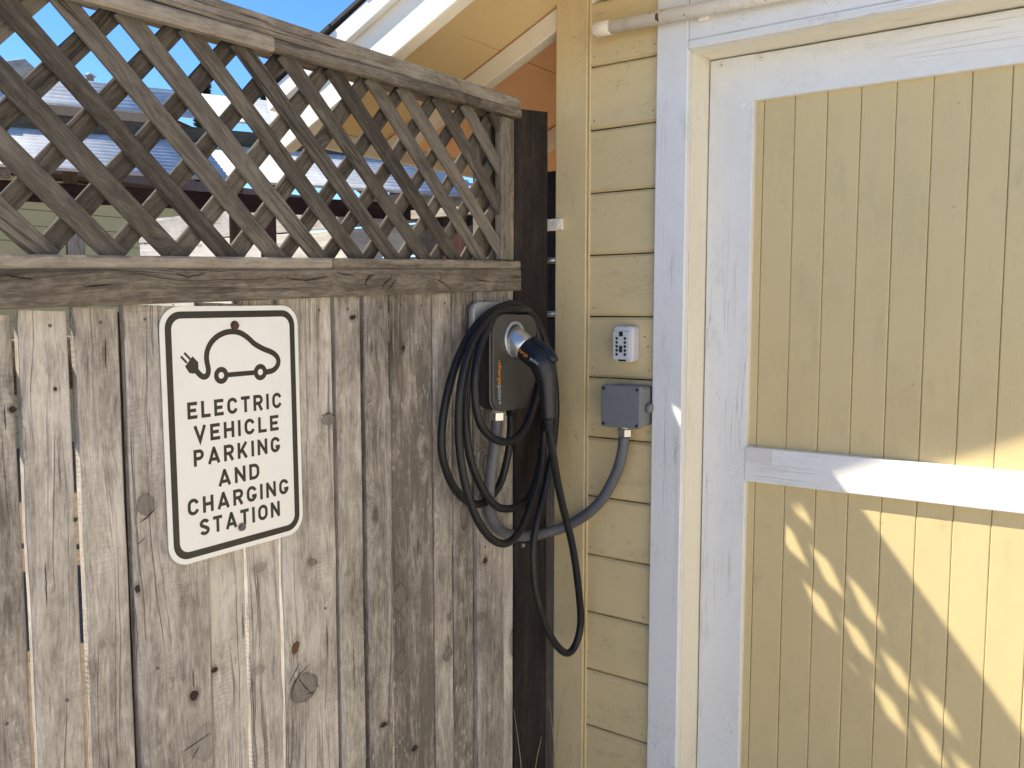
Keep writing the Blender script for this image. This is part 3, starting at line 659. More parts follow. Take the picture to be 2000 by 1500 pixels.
class Ink:
    """flat strokes of even width, each laid a hair above the last so none coincide"""
    def __init__(s): s.bm = bmesh.new(); s.d = 0.0
    def poly(s, pts, tf):
        s.d += 0.000004
        v = [s.bm.verts.new((s.d, *tf(p))) for p in pts]
        s.bm.faces.new(v)
    def stroke(s, pts, w, tf, closed=False):
        s.d += 0.000004
        P = [Vector(p) for p in pts]; n = len(P); L = []; Rr = []
        for i in range(n):
            if closed: a, b = P[i - 1], P[(i + 1) % n]; d1 = (P[i] - a).normalized(); d2 = (b - P[i]).normalized()
            else:
                d1 = (P[i] - P[i - 1]).normalized() if i else (P[1] - P[0]).normalized()
                d2 = (P[i + 1] - P[i]).normalized() if i < n - 1 else d1
            t = (d1 + d2).normalized(); nn = Vector((-t.y, t.x)); c = max(0.35, nn.dot(Vector((-d1.y, d1.x))))
            L.append(P[i] + nn * (w / 2 / c)); Rr.append(P[i] - nn * (w / 2 / c))
        vl = [s.bm.verts.new((s.d, *tf(p))) for p in L]; vr = [s.bm.verts.new((s.d, *tf(p))) for p in Rr]
        for i in range(n if closed else n - 1):
            j = (i + 1) % n
            s.bm.faces.new((vl[i], vl[j], vr[j], vr[i]))
    def done(s, name, mat, parent, loc): return link(name, bm_mesh(s.bm, name), mat, parent, loc)
def arc(cx, cy, rx, ry, a0, a1, n=10): return [(cx + rx * math.cos(R(a0 + (a1 - a0) * k / n)), cy + ry * math.sin(R(a0 + (a1 - a0) * k / n))) for k in range(n + 1)]
def glyph(ch, W, H, t):
    """strokes (centre lines) of a capital in a W x H box, stroke t, outer edges on the box"""
    h = t / 2; l, r, b, u, m = h, W - h, h, H - h, H / 2; c = W / 2; q = min(W, H) * 0.36
    oval = arc(c, u - q, c - h, q, 0, 180, 8) + arc(c, b + q, c - h, q, 180, 360, 8)
    if ch == 'E': return [[(l, 0), (l, H)], [(t, u), (W, u)], [(t, b), (W, b)], [(t, m), (W * .88, m)]], 0
    if ch == 'L': return [[(l, 0), (l, H)], [(t, b), (W, b)]], 0
    if ch == 'T': return [[(0, u), (W, u)], [(c, 0), (c, H - t)]], 0
    if ch == 'I': return [[(l, 0), (l, H)]], 0
    if ch == 'H': return [[(l, 0), (l, H)], [(r, 0), (r, H)], [(t, m), (W - t, m)]], 0
    if ch == 'V': return [[(h * .95, H), (c, t * .4), (W - h * .95, H)]], 0
    if ch == 'A': return [[(h * .9, 0), (c - t * .05, H - t * .4), (c + t * .05, H - t * .4), (W - h * .9, 0)], [(W * .25, H * .27), (W * .75, H * .27)]], 0
    if ch == 'N': return [[(l, 0), (l, H)], [(r, 0), (r, H)], [(l + t * .1, H - t * .55), (r - t * .1, t * .55)]], 0
    if ch == 'K': return [[(l, 0), (l, H)], [(t * .9, H * .36), (W - h * 1.1, H)], [(W * .42, H * .56), (W - h * 1.05, 0)]], 0
    if ch == 'P' or ch == 'R':
        rr = (u - H * .46) / 2
        out = [[(l, 0), (l, H)], [(t, u), (W * .55, u)] + arc(W * .55, u - rr, r - W * .55, rr, 80, -80, 8) + [(W * .55, H * .46), (t, H * .46)]]
        if ch == 'R': out.append([(W * .52, H * .46), (W - h * .95, 0)])
        return out, 0
    if ch == 'D': return [[(l, 0), (l, H)], [(t, u), (W * .45, u)] + arc(W * .45, u - q, r - W * .45, q, 80, 0, 6) + arc(W * .45, b + q, r - W * .45, q, 0, -80, 6) + [(W * .45, b), (t, b)]], 0
    if ch == 'O': return [oval], 1
    if ch == 'C': return [arc(c, u - q, c - h, q, 12, 180, 9) + arc(c, b + q, c - h, q, 180, 348, 9)], 0
    if ch == 'G': return [arc(c, u - q, c - h, q, 12, 180, 9) + arc(c, b + q, c - h, q, 180, 345, 9) + [(r, H * .46)], [(c + W * .02, H * .46 - h), (W, H * .46 - h)]], 0
    if ch == 'S':
        r1 = (u - m) / 2
        return [arc(c, u - r1, c - h, r1, 18, 180, 8) + [(l + W * .06, m + r1 * .55), (c, m), (r - W * .06, m - r1 * .55)] + arc(c, b + r1, c - h, r1, 0, -162, 8)], 0
    return [], 0
WID = dict(E=20, L=19, C=22.5, T=20, R=22, I=6.3, V=25, H=22, P=21, A=26, K=23, N=23, G=22.5, D=22, S=21.5, O=23.5)
for text, x0, x1, base in (("ELECTRIC", 47, 258, 258), ("VEHICLE", 58, 249, 214.7), ("PARKING", 56, 251, 172), ("AND", 106, 199, 127.5), ("CHARGING", 40, 269, 85.5), ("STATION", 63, 246, 44.6)):
    ink = Ink(); gap = 8.0
    nat = sum(WID[c] for c in text) + gap * (len(text) - 1); k = (x1 - x0) / nat; cx = x0
    for c in text:
        w = WID[c] if c == 'I' else WID[c] * k
        st, closed = glyph(c, w, 30.2, 6.2)
        for pl in st: ink.stroke(pl, 6.2, lambda p, cx=cx: sm((p[0] + cx, p[1] + base)), bool(closed))
        cx += WID[c] * k + gap * k
    ink.done("lettering", 'sign_black', sign, (0.0025, 0, 0))
ink = Ink()
body = [(66, 346), (76, 335), (84, 331), (91, 334), (93.5, 343), (91.5, 355), (90.5, 366), (93, 378), (100, 390), (110, 399), (121, 405), (134, 409), (146, 410), (158, 409), (170, 405), (183, 397), (195, 387), (207, 380), (220, 374), (234, 369), (245, 363), (252, 355), (253, 346), (248, 338), (238, 332), (222, 330)]
ink.stroke([(p.x, p.y) for p in smooth_path([(a, b, 0) for a, b in body], 4)], 10.5, sm)
ink.stroke([(132, 331), (197, 331)], 9.0, sm)
ink.stroke(arc(120.5, 331, 10.8, 10.8, 0, 360, 28)[:-1], 9.5, sm, True)
ink.stroke(arc(209, 331, 10.8, 10.8, 0, 360, 28)[:-1], 9.5, sm, True)
ink.poly([(46, 352), (62, 369), (73, 358), (73, 346), (63, 338), (54, 340)], sm)
ink.stroke([(50, 358), (38.5, 370)], 4.2, sm); ink.stroke([(57, 364), (45.5, 376)], 4.2, sm)
ink.done("pictogram", 'sign_black', sign, (0.0025, 0, 0))
for (bx, by) in ((153, 421), (153, 42.5)):
    a, b = sm((bx, by))
    link("bolt", slab_mesh("bolt", disc_pts(0.0075, 6), 0.0, 0.0055, 'x', 0.0012), 'rust' if by > 100 else 'nail', sign, (0.003, a, b))
    link("washer", slab_mesh("washer", disc_pts(0.0088, 18), 0.0, 0.0012, 'x', 0.0004), 'rust' if by > 100 else 'steel', sign, (0.0027, a, b))

# ------------------------------------------------------------------ charging station
base = fw(0.28, 1.29, 0.0)
ev = thing("charging_station", "grey wall charger with a coiled black cable, mounted on fence boards by the post", "charger", base, FROT)
def el(s, z, off=0.0): return Vector((off, -(s - 0.28), z - 1.29))
def eslab(name, s0, s1, z0, z1, o0, o1, r, bev, mat, parent=ev, n=8):
    me = slab_mesh(name, rounded_poly(s1 - s0, z1 - z0, r, n), o0, o1, 'x', bev, 3)
    return link(name, me, mat, parent, el((s0 + s1) / 2, (z0 + z1) / 2, 0), True)
eslab("back_plate", 0.186, 0.381, 1.292, 1.566, 0.004, 0.022, 0.026, 0.005, 'plate')
eslab("body", 0.186, 0.368, 1.292, 1.532, 0.0225, 0.070, 0.036, 0.004, 'charger_side')
eslab("face", 0.180, 0.377, 1.288, 1.532, 0.0705, 0.0775, 0.040, 0.003, 'charger_face')
# trim line round the face
link("face_edge", slab_mesh("face_edge", rounded_poly(0.1985, 0.2455, 0.0405, 8), 0.0655, 0.0703, 'x'), 'holster', ev, el(0.2785, 1.41, 0))
# holster
def lathe(name, prof, mat, parent, mtx, n=24):
    bm = bmesh.new(); rings = []
    for (d, r) in prof: rings.append([bm.verts.new((d, r * math.cos(2 * math.pi * k / n), r * math.sin(2 * math.pi * k / n))) for k in range(n)])
    for a, b in zip(rings, rings[1:]):
        for k in range(n):
            f = bm.faces.new((a[k], a[(k + 1) % n], b[(k + 1) % n], b[k])); f.smooth = True
    bm.faces.new(rings[0]); bm.faces.new(rings[-1])
    o = link(name, bm_mesh(bm, name), mat, parent); o.matrix_basis = mtx; return o
hs, hz = 0.284, 1.470
lathe("holster_ring", [(0.076, 0.047), (0.0815, 0.047), (0.083, 0.045), (0.083, 0.039), (0.080, 0.037), (0.076, 0.037)], 'holster', ev, Matrix.Translation(el(hs, hz)))
axis = Vector((0.86, 0, -0.5)).normalized()
ax_m = Matrix.Translation(el(hs, hz, 0.072)) @ Matrix.Rotation(math.atan2(0.5, 0.86), 4, 'Y')
lathe("holster_cup", [(-0.005, 0.036), (0.012, 0.0365), (0.030, 0.035), (0.040, 0.0325), (0.046, 0.030), (0.046, 0.020)], 'holster', ev, ax_m)
# connector: head, bent grip, strain relief
conn = bpy.data.objects.new("connector", None); COL.objects.link(conn); conn.parent = ev; conn.location = (0, 0, 0)
c0 = el(hs, hz, 0.072)
path = [c0 + axis * 0.034, c0 + axis * 0.055, c0 + axis * 0.080, c0 + axis * 0.100, el(hs, 1.400, 0.168), el(hs, 1.372, 0.176), el(hs, 1.34, 0.179), el(hs, 1.30, 0.181), el(hs, 1.272, 0.182)]
pp = smooth_path(path, 5); nP = len(pp)
rad = []
key = [(0, .0285), (.15, .031), (.34, .033), (.48, .0325), (.58, .029), (.68, .0235), (.8, .021), (1, .0185)]
for i in range(nP):
    t = i / (nP - 1)
    for (a, ra), (b, rb) in zip(key, key[1:]):
        if a <= t <= b: rad.append(ra + (rb - ra) * (t - a) / (b - a)); break
link("handle", tube_mesh("handle", pp, 0.02, 20, True, rad), 'connector', conn)
# latch along the top of the head
lt = [c0 + axis * 0.050 + Vector((0.013, 0, 0.024)), c0 + axis * 0.075 + Vector((0.016, 0, 0.026)), c0 + axis * 0.100 + Vector((0.020, 0, 0.022)), c0 + axis * 0.122 + Vector((0.022, 0, 0.006))]
link("latch_button", tube_mesh("latch_button", smooth_path(lt, 4), 0.010, 12, True, [0.009] + [0.0135] * 11 + [0.010]), 'connector', conn)
sr = [el(hs, 1.279, 0.182), el(hs, 1.262, 0.1825), el(hs - .002, 1.242, 0.182)]
relief = link("strain_relief", tube_mesh("strain_relief", smooth_path(sr, 3), 0.0145, 16), 'rubber', conn)
for i in range(5):
    zz = 1.277 - i * 0.0078
    link("rib", tube_mesh("rib", [el(hs - i * .0004, zz, 0.182), el(hs - i * .0004, zz - 0.0042, 0.182)], 0.0178 - i * .0004, 16), 'rubber', relief)
# print on the face: reads downwards
def text_part(txt, size, mat, parent, mtx, name="lettering"):
    cu = bpy.data.curves.new("txt", 'FONT'); cu.body = txt; cu.size = size; cu.extrude = 0.00006; cu.resolution_u = 3
    cu.align_x = 'LEFT'; cu.align_y = 'BOTTOM_BASELINE'; cu.offset = 0.0
    to = bpy.data.objects.new("txt", cu); COL.objects.link(to)
    dg = bpy.context.evaluated_depsgraph_get(); dg.update()
    me = bpy.data.meshes.new_from_object(to.evaluated_get(dg)); wdt = max(v.co.x for v in me.vertices)
    bpy.data.objects.remove(to); bpy.data.curves.remove(cu)
    me.materials.clear(); o = link(name, me, mat, parent); o.matrix_basis = mtx; return o, wdt
# text X -> down (-Z), text Y -> towards +local Y (right), normal -> +X
def face_mtx(s, z, off): return Matrix.Translation(el(s, z, off)) @ Matrix(((0, 0, 1), (0, 1, 0), (-1, 0, 0))).to_4x4()
o1, w1 = text_part("-charge", 0.0215, 'orange', ev, face_mtx(0.356, 1.4215, 0.0779))
o2, w2 = text_part("poin+", 0.0215, 'blue_print', ev, face_mtx(0.356, 1.4215 - w1 - 0.001, 0.0779))
# print on the connector head, lying on its near side
yy = 0.0334
def conn_mtx(d, h): 
    X_ = axis; Y_ = Vector((axis.z, 0, -axis.x)) * -1; Z_ = X_.cross(Y_)
    p = c0 + axis * d + Y_ * h + Vector((0, -yy, 0))
    return Matrix.Translation(p) @ Matrix((X_, Y_, Z_)).transposed().to_4x4()
text_part("charge", 0.0135, 'orange', conn, conn_mtx(0.044, -0.004))
text_part("point", 0.0135, 'blue_print', conn, conn_mtx(0.088, -0.004))
# glands under the charger
lathe("cable_gland", [(0, 0.017), (0.016, 0.017), (0.018, 0.0145), (0.03, 0.0135)], 'connector', ev, Matrix.Translation(el(0.245, 1.296, 0.040)) @ Matrix.Rotation(R(90), 4, 'Y'), 16)
CABLE = [(0.282, 1.262, 0.182), (0.274, 1.230, 0.180), (0.218, 1.110, 0.166), (0.167, 1.020, 0.155), (0.108, 0.900, 0.150), (0.065, 0.768, 0.145), (0.043, 0.664, 0.140), (0.060, 0.605, 0.135), (0.099, 0.590, 0.130), (0.145, 0.629, 0.120), (0.188, 0.702, 0.110), (0.219, 0.801, 0.100), (0.221, 0.899, 0.095), (0.202, 0.964, 0.090), (0.158, 1.035, 0.085), (0.117, 1.110, 0.080), (0.078, 1.197, 0.072), (0.061, 1.281, 0.066), (0.065, 1.381, 0.058), (0.106, 1.478, 0.050), (0.170, 1.538, 0.050), (0.248, 1.546, 0.070),
 (0.341, 1.541, 0.066), (0.420, 1.497, 0.070), (0.470, 1.442, 0.072), (0.505, 1.359, 0.074), (0.515, 1.262, 0.076), (0.509, 1.176, 0.080), (0.490, 1.099, 0.085), (0.456, 1.030, 0.090), (0.403, 0.977, 0.090), (0.344, 0.951, 0.088), (0.289, 0.957, 0.085), (0.238, 0.991, 0.080), (0.194, 1.037, 0.075), (0.151, 1.092, 0.068), (0.120, 1.158, 0.060), (0.094, 1.269, 0.048), (0.092, 1.382, 0.038), (0.123, 1.492, 0.032), (0.206, 1.547, 0.034),
 (0.299, 1.552, 0.042), (0.389, 1.506, 0.050), (0.432, 1.440, 0.052), (0.453, 1.353, 0.052), (0.454, 1.253, 0.052), (0.440, 1.175, 0.055), (0.405, 1.106, 0.060), (0.357, 1.052, 0.065), (0.301, 1.030, 0.066), (0.224, 1.027, 0.062), (0.156, 1.056, 0.053), (0.102, 1.125, 0.042), (0.062, 1.221, 0.030), (0.048, 1.322, 0.024), (0.070, 1.434, 0.020), (0.140, 1.528, 0.024), (0.233, 1.553, 0.040),
 (0.338, 1.537, 0.062), (0.418, 1.484, 0.080), (0.463, 1.417, 0.090), (0.474, 1.345, 0.094), (0.459, 1.276, 0.097), (0.409, 1.232, 0.099), (0.336, 1.214, 0.099), (0.267, 1.235, 0.095), (0.214, 1.296, 0.092), (0.170, 1.361, 0.084), (0.148, 1.428, 0.070), (0.168, 1.515, 0.058), (0.243, 1.558, 0.058),
 (0.301, 1.553, 0.050), (0.376, 1.524, 0.045), (0.434, 1.474, 0.040), (0.474, 1.414, 0.036), (0.507, 1.332, 0.032), (0.523, 1.247, 0.030), (0.516, 1.184, 0.030), (0.479, 1.115, 0.030), (0.418, 1.066, 0.030), (0.353, 1.051, 0.030), (0.287, 1.083, 0.030), (0.256, 1.147, 0.034), (0.246, 1.214, 0.038), (0.245, 1.292, 0.040)]
link("charging_cable", tube_mesh("charging_cable", smooth_path([el(*c) for c in CABLE], 7), 0.0102, 12), 'rubber', ev)

# ------------------------------------------------------------------ junction box, conduit, key box on the siding
jb = thing("junction_box", "square grey plastic junction box screwed to the yellow siding under the key box", "junction box", (0.2345, 0.0, 1.2865))
link("body", slab_mesh("body", rounded_poly(0.112, 0.110, 0.012, 5), -0.008, 0.052, 'y'), 'box_grey', jb, (0, 0, 0), False)
link("lid", slab_mesh("lid", rounded_poly(0.118, 0.114, 0.006, 4), 0.0525, 0.070, 'y', 0.003, 2), 'box_grey', jb, (0, 0, 0), False)
for sx in (-1, 1):
    for sz in (-1, 1):
        link("screw", slab_mesh("screw", disc_pts(0.0042, 12), 0.0, 0.0012, 'y'), 'screw_dark', jb, (sx * 0.050, -0.0702, sz * 0.048))
link("moulding_mark", slab_mesh("moulding_mark", disc_pts(0.0035, 12), 0.0, 0.0004, 'y'), 'box_grey', jb, (0.0, -0.0702, 0.0))
link("side_plug", tube_mesh("side_plug", [(0.056, -0.024, -0.004), (0.070, -0.024, -0.004)], 0.012, 14), 'box_grey', jb)
# conduit from charger to box
cd = thing("flexible_conduit", "grey flexible conduit curving from the charger round to the junction box", "conduit", fw(0.14, 0.93, 0.0))
CB = Vector(fw(0.14, 0.93, 0.0))
cp = [fw(s, z, o) for s, z, o in ((0.3172, 1.268, 0.045), (0.3235, 1.1974, 0.042), (0.3323, 1.1178, 0.036), (0.3315, 1.050, 0.030), (0.309, 0.9982, 0.026), (0.2528, 0.9492, 0.024), (0.1409, 0.9148, 0.022), (0.0529, 0.9059, 0.024))]
cp += [Vector(p) for p in ((0.0347, -0.033, 0.9208), (0.1023, -0.030, 0.9631), (0.1598, -0.031, 1.0192), (0.2047, -0.034, 1.0966), (0.2241, -0.037, 1.1557), (0.2303, -0.038, 1.202))]
link("hose", tube_mesh("hose", [p - CB for p in smooth_path(cp, 8)], 0.0150, 16), 'conduit', cd)
def hexnut(name, p, r, h, mat, parent, d=Vector((0, 0, -1))):
    return link(name, tube_mesh(name, [p, p + d * h], r, 6), mat, parent)
top = fw(0.3172, 1.2885, 0.045) - CB
o = hexnut("fitting", top + Vector((0, 0, -0.006)), 0.0215, 0.019, 'steel', cd)
for f in o.data.polygons: f.use_smooth = False
link("collar", tube_mesh("collar", [top + Vector((0, 0, 0.002)), top + Vector((0, 0, -0.006))], 0.019, 18), 'plate', cd)
jt = Vector((0.2305, -0.038, 1.2290)) - CB
o = hexnut("fitting", jt + Vector((0, 0, -0.007)), 0.0200, 0.019, 'steel', cd)
for f in o.data.polygons: f.use_smooth = False
link("collar", tube_mesh("collar", [jt + Vector((0, 0, 0.004)), jt + Vector((0, 0, -0.007))], 0.0165, 18), 'steel', cd)
# pipe clamp on the post
cl = bpy.data.objects.new("clamp", None); COL.objects.link(cl); cl.parent = cd; cl.location = fw(0.1379, 0.9135, 0.0) - CB; cl.rotation_euler = (R(3), 0, FROT)
bm = bmesh.new()
prof = [(-0.034, 0.0045), (-0.0185, 0.0045)] + [(0.0 - 0.0175 * math.cos(R(a)), 0.022 + 0.0175 * math.sin(R(a))) for a in range(-20, 201, 20)] + [(0.0185, 0.0045), (0.034, 0.0045)]
va = [[bm.verts.new((q[1] + d, y, q[0])) for q in prof] for y in (-0.009, 0.009) for d in (0, 0.0015)]
for i in range(len(prof) - 1):
    bm.faces.new((va[1][i], va[1][i + 1], va[3][i + 1], va[3][i])); bm.faces.new((va[0][i], va[2][i], va[2][i + 1], va[0][i + 1]))
    bm.faces.new((va[0][i], va[0][i + 1], va[1][i + 1], va[1][i])); bm.faces.new((va[2][i], va[3][i], va[3][i + 1], va[2][i + 1]))
link("strap", bm_mesh(bm, "strap"), 'conduit', cl)
for z in (-0.027, 0.027): link("screw", slab_mesh("screw", disc_pts(0.0052, 12), 0.006, 0.010, 'x', 0.001), 'steel', cl, (0, 0, z))

# key box
kb = thing("key_box", "small light grey push button key safe on the yellow siding", "key safe", (0.2185, 0.0, 1.452))
bm_pts = [(-0.030, -0.047), (0.030, -0.047), (0.030, 0.036), (0.022, 0.043), (0.008, 0.0485), (-0.008, 0.0485), (-0.022, 0.043), (-0.030, 0.036)]
link("body", slab_mesh("body", rounded_poly(0.062, 0.098, 0.012, 5), -0.008, 0.030, 'y', 0.006, 3), 'lockbox', kb, (0, 0, 0), False)
link("face_plate", slab_mesh("face_plate", rounded_poly(0.050, 0.076, 0.004, 4), 0.0305, 0.036, 'y', 0.0015, 2), 'lockbox', kb, (-0.002, 0, -0.003), False)
for i in range(5):
    for sx in (-1, 1):
        link("button", slab_mesh("button", disc_pts(0.0038, 12), 0.0, 0.0022, 'y', 0.0008), 'screw_dark', kb, (-0.002 + sx * 0.0125, -0.0362, 0.016 - i * 0.0108))
link("release_tab", slab_mesh("release_tab", rounded_poly(0.011, 0.013, 0.002, 3), 0.0, 0.0022, 'y', 0.0006), 'screw_dark', kb, (-0.002, -0.0362, 0.028))
link("slider", slab_mesh("slider", rounded_poly(0.0085, 0.018, 0.002, 3), 0.0, 0.0030, 'y', 0.0006), 'screw_dark', kb, (-0.002, -0.0362, -0.013))
link("thumb_slot", slab_mesh("thumb_slot", rounded_poly(0.024, 0.005, 0.0022, 3), 0.0, 0.0008, 'y'), 'screw_dark', kb, (-0.001, -0.0302, -0.0435))
# two empty screw holes are left in the siding as dark plugs
for (x, z) in ((0.2645, 1.472), (0.2745, 1.446)):
    link("screw_hole", slab_mesh("screw_hole", disc_pts(0.0022, 10), 0.0, 0.0006, 'y'), 'dark_gap', garage, (x, 0.0095, z))

# pipe above the door
pp_ = thing("painted_pipe", "rusting white painted pipe fixed level above the door casing", "pipe", (0.129, -0.036, 2.2915))
link("tube", tube_mesh("tube", [(0.0, 0, 0), (0.6, 0, -0.008), (1.7, 0, -0.018)], 0.0172, 20), 'pipe_paint', pp_)
link("end_coupling", tube_mesh("end_coupling", [(-0.002, 0, 0), (0.0, 0, 0), (0.044, 0, -0.0005), (0.046, 0, -0.0005)], 0.0195, 20, True, [0.0178, 0.0195, 0.0195, 0.0180]), 'pipe_paint', pp_, (0, 0, 0))
for x in (0.30, 0.9, 1.5):
    link("bracket", box_mesh("bracket", x - 0.012, x + 0.012, 0.012, 0.029, -0.026, -0.008, 0.002), 'pipe_paint', pp_)

# bits in the slot between post and garage corner
br = thing("painted_bracket", "short cream painted tie block bolted across the gap between post and garage", "bracket", (-0.012, -0.006, 1.7865))
link("block", box_mesh("block", -0.034, 0.022, -0.008, 0.0055, -0.0165, 0.0165, 0.002), 'cream', br)
link("bolt", slab_mesh("bolt", disc_pts(0.0105, 6), 0.0085, 0.0135, 'y', 0.002), 'cream', br, (0.006, 0, 0.0))
for i, (z, lab) in enumerate(((1.690, "galvanised pipe stub in the gap just below the cream tie block"), (1.533, "galvanised pipe stub in the gap level with the charger top"))):
    g = thing("pipe_stub", lab, "pipe", (-0.10, 0.055, z), group="pipe stubs in the gap beside the post")
    link("tube", tube_mesh("tube", [(-0.12, 0, 0), (0.078, 0, 0)], 0.0095, 14), 'steel', g)
    link("coupling", tube_mesh("coupling", [(0.052, 0, 0), (0.0785, 0, 0)], 0.0125, 14), 'steel', g)
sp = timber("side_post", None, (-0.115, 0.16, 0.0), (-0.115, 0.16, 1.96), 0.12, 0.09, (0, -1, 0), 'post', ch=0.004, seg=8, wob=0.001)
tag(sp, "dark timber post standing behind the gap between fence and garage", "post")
for i, (sx, sy, h, bend) in enumerate(((0.02, 0.035, 0.46, 0.05), (-0.01, 0.03, 0.40, -0.04), (0.16, 0.045, 0.37, 0.05), (0.19, 0.05, 0.42, -0.05))):
    b0 = fw(sx, 0.0, sy)
    pts = [Vector((bend * t * t, -0.3 * bend * t, h * t)) for t in [k / 6 for k in range(7)]]
    w_ = link("dry_weed", tube_mesh("dry_weed", pts, 0.002, 5, True, [0.0022 * (1 - 0.7 * k / 6) for k in range(7)]), 'weed', None, b0)
    tag(w_, "thin dry weed stem growing where fence boards meet the dark post" if sx > 0.1 else "thin dry weed stem in the gap between dark post and garage corner", "weed", "dry weeds at the post")

# ------------------------------------------------------------------ added unseen house across the driveway, bounces warm sunlight back
hw = thing("added_fill_house", "unseen cream sided house added across the driveway to bounce sunlight", "house", (3.95, -4.0, 0.0))
link("wall_core", box_mesh("wall_core", 0.03, 4.0, -5.0, 3.6, 0.0, 3.3), 'dark_gap', hw)
for i in range(18): timber("siding_board", hw, (0.014, -5.0, 0.1 + i * 0.18), (0.014, 3.6, 0.1 + i * 0.18), 0.177, 0.022, (-1, 0, 0), 'fill_house_paint', ch=0.005)
for yw in (-2.6, 1.4):
    fr = link("window", box_mesh("window", -0.02, 0.0, yw - 0.5, yw + 0.5, 1.0, 2.3), 'white', hw)
    link("pane", box_mesh("pane", -0.026, -0.022, yw - 0.42, yw + 0.42, 1.08, 2.22), 'glass', fr)
link("roof", box_mesh("roof", -0.25, 4.3, -5.3, 3.9, 3.305, 3.42), 'brown_roof', hw)

# ------------------------------------------------------------------ the yard behind the fence
pg = thing("woodshed", "open timber woodshed with two stepped pale corrugated roofs, behind the lattice", "shed", (-3.389, 0.877, 0.0), R(-27))
# local Y runs along the beams, local -X away from the fence; both roofs rise away from the fence
def beam(name, x, ztop, w, h, mat, y0=-3.4, y1=2.2): return timber(name, pg, (x, y0, ztop - h / 2), (x, y1, ztop - h / 2), h, w, (1, 0, 0), mat, ch=0.006, seg=12, wob=0.003)
beam("beam", 0.0, 2.245, 0.06, 0.105, 'red_timber'); beam("beam", -1.0, 2.815, 0.05, 0.215, 'timber'); beam("beam", -1.55, 3.12, 0.06, 0.12, 'timber')
for y in (-2.9, -1.25, -0.42, 0.66, 1.9):
    timber("post", pg, (-0.005, y, 0.0), (-0.005, y, 2.138), 0.085, 0.08, (1, 0, 0), 'red_timber' if y in (0.66, -1.25) else 'log', ch=0.006, seg=8, wob=0.002)
    timber("post", pg, (-1.09, y, 0.0), (-1.09, y, 2.80), 0.09, 0.09, (1, 0, 0), 'timber', ch=0.006, seg=8, wob=0.002)
for y in (-2.2, -0.75, 0.35, 1.3): timber("rafter", pg, (0.10, y, 2.262), (-0.95, y, 2.262 + 0.36 * 1.05), 0.05, 0.05, (0, -1, 0), 'log', ch=0.010, seg=6, wob=0.004)
def corrugated(x0, z0, x1, z1, y0, y1, lift):
    bm = bmesh.new(); L = x0 - x1; n = int(L / 0.0125); A = []; B = []
    for i in range(n + 1):
        t = i / n; x = x0 + (x1 - x0) * t; z = z0 + (z1 - z0) * t + lift + 0.013 * math.cos(2 * math.pi * L * t / 0.10)
        A.append(bm.verts.new((x, y0, z))); B.append(bm.verts.new((x, y1, z)))
    for i in range(n):
        f = bm.faces.new((A[i], A[i + 1], B[i + 1], B[i])); f.smooth = True
    o = link("corrugated_sheet", bm_mesh(bm, "corrugated_sheet"), 'sheet', pg)
    md = o.modifiers.new("thickness", 'SOLIDIFY'); md.thickness = 0.002
for i, (y0, y1) in enumerate(((-3.4, -1.42), (-1.46, 0.42), (0.38, 2.2))):
    corrugated(0.12, 2.285, -0.97, 2.285 + 0.36 * 1.09, y0, y1, 0.016 + 0.004 * (i % 2))
    corrugated(-0.88, 2.835, -1.62, 2.835 + 0.46 * 0.74, y0, y1, 0.016 + 0.004 * (i % 2))
timber("split_log", pg, (-0.95, -1.05, 2.97), (-1.40, -0.65, 3.17), 0.15, 0.12, (1, 0, 0.4), 'log', ch=0.03, seg=6, wob=0.01)

# pale board wall farther back, facing the sun
bw = thing("board_wall", "sunlit pale horizontal board wall behind the woodshed", "wall", (-4.6, 2.75, 0.0))
z = 0.05
while z < 2.4:
    timber("plank", bw, (-2.0, rnd.uniform(-.004, .004), z + 0.115), (2.5, rnd.uniform(-.004, .004), z + 0.115), 0.222, 0.022, (0, -1, 0), 'pale_plank', ch=0.003, seg=12, wob=0.003)
    z += 0.236
for x in (-1.95, -0.4, 1.1, 2.42): timber("post", bw, (x, 0.062, 0), (x, 0.062, 2.4), 0.09, 0.09, (0, -1, 0), 'pale_plank', seg=6, wob=0.002)
# dark boards towards the garage, shade under the eaves put into their colour
dsd = thing("shade_shed", "dark brown boarded shed beside the garage, eave shade put into its colour", "shed", (-1.15, 1.75, 0.0))
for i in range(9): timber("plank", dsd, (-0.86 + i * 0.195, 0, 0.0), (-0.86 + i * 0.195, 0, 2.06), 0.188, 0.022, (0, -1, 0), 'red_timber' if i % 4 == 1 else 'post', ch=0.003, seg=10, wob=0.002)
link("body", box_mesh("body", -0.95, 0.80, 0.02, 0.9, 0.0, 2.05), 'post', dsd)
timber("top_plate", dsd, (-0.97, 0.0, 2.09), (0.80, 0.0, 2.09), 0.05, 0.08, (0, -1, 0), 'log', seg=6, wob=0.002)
# yellow house beyond
yh = thing("yellow_house", "yellow sided house wall in the yard beyond the woodshed", "house", (-8.6, 1.0, 0.0))
link("wall_core", box_mesh("wall_core", -4.0, -0.03, -4.0, 5.0, 0.0, 3.0), 'dark_gap', yh)
for i in range(17): timber("siding_board", yh, (-0.014, -4.0, 0.09 + i * 0.175), (-0.014, 5.0, 0.09 + i * 0.175), 0.171, 0.022, (1, 0, 0), 'ochre', ch=0.005)
timber("window_trim", yh, (0.006, 0.35, 1.0), (0.006, 0.35, 2.7), 0.10, 0.02, (1, 0, 0), 'white')
link("downpipe", tube_mesh("downpipe", [(0.07, 0.95, 0.0), (0.07, 0.95, 2.95)], 0.045, 14), 'vinyl', yh)
link("roof", box_mesh("roof", -4.3, 0.35, -4.3, 5.3, 3.0, 3.12), 'brown_roof', yh)

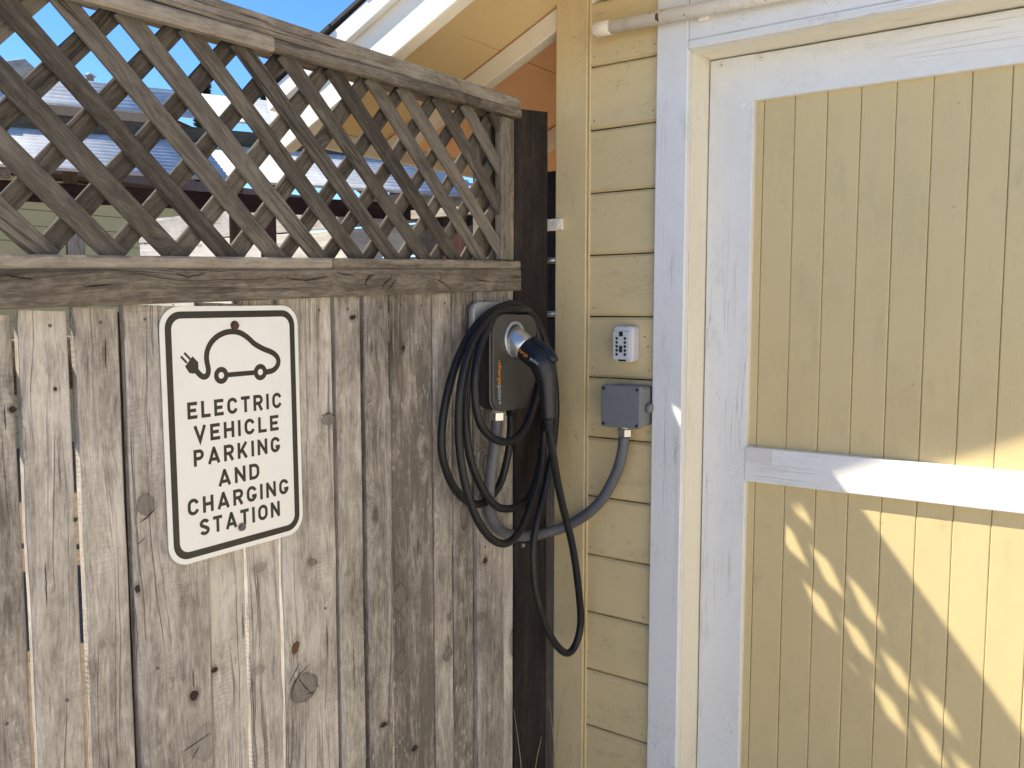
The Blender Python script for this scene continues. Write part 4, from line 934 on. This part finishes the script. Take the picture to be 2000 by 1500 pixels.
# far house and conifers above the pergola roof
fh = thing("far_house", "distant brown house gable with a roof vent, seen over the woodshed roof", "house", (-24.2, 12.9, 0.0), R(30))
link("wall", box_mesh("wall", -1.3, 1.3, -3, 3, 0, 7.4), 'brown_wall', fh)
bm = bmesh.new()
q = [(-1.5, 7.4), (1.5, 7.4), (0, 8.0)]
A = [bm.verts.new((a, -3.4, b)) for a, b in q]; B = [bm.verts.new((a, 3.4, b)) for a, b in q]
bm.faces.new(A); bm.faces.new(B)
for i in range(3): bm.faces.new((A[i], A[(i + 1) % 3], B[(i + 1) % 3], B[i]))
link("roof", bm_mesh(bm, "roof"), 'brown_roof', fh)
link("vent", tube_mesh("vent", [(0.1, -1.5, 7.7), (0.1, -1.5, 8.15), (0.1, -1.5, 8.15), (0.1, -1.5, 8.25)], 0.1, 12, True, [0.1, 0.1, 0.17, 0.04]), 'plate', fh)
def conifer(loc, h, rw, seed, label):
    rr = random.Random(seed)
    t = thing("conifer_tree", label, "tree", loc, 0, "conifers beyond the yard")
    link("trunk", tube_mesh("trunk", [(0, 0, 0), (0.05, 0, h * .5), (0, 0.04, h * .97)], 0.2, 8, True, [h * .022, h * .013, h * .003]), 'bark', t)
    bm = bmesh.new()
    for i in range(4200):
        u = rr.random() ** 0.7; z = h * (0.12 + 0.88 * (1 - u)) if False else h * (0.1 + 0.9 * rr.random())
        f = 1 - (z / h - 0.1) / 0.9
        tier = 0.72 + 0.28 * math.sin(z / h * 46 + rr.uniform(-.5, .5))
        rad_ = rw * (f ** 0.8) * tier * math.sqrt(rr.uniform(0.12, 1.0)) * (0.8 + 0.35 * math.sin(seed + 3 * z))
        a = rr.uniform(0, 6.283)
        c = Vector((rad_ * math.cos(a), rad_ * math.sin(a), z - rad_ * 0.25))
        d = Vector((math.cos(a), math.sin(a), rr.uniform(-.5, .3))).normalized(); e = Vector((rr.uniform(-1, 1), rr.uniform(-1, 1), rr.uniform(-1, 1)))
        e = (e - d * e.dot(d)).normalized(); L = h * rr.uniform(.02, .045); w = L * .28
        bm.faces.new([bm.verts.new(c - d * L * .5), bm.verts.new(c + e * w), bm.verts.new(c + d * L * .5), bm.verts.new(c - e * w)])
    link("crown", bm_mesh(bm, "crown"), 'leaf', t)
conifer((-23.4, 15.5, 0), 9.0, 1.3, 3, "dark conifer growing next to the distant brown house")
conifer((-23.4, 17.9, 0), 9.1, 1.4, 8, "dark conifer beyond the woodshed, away from the brown house")
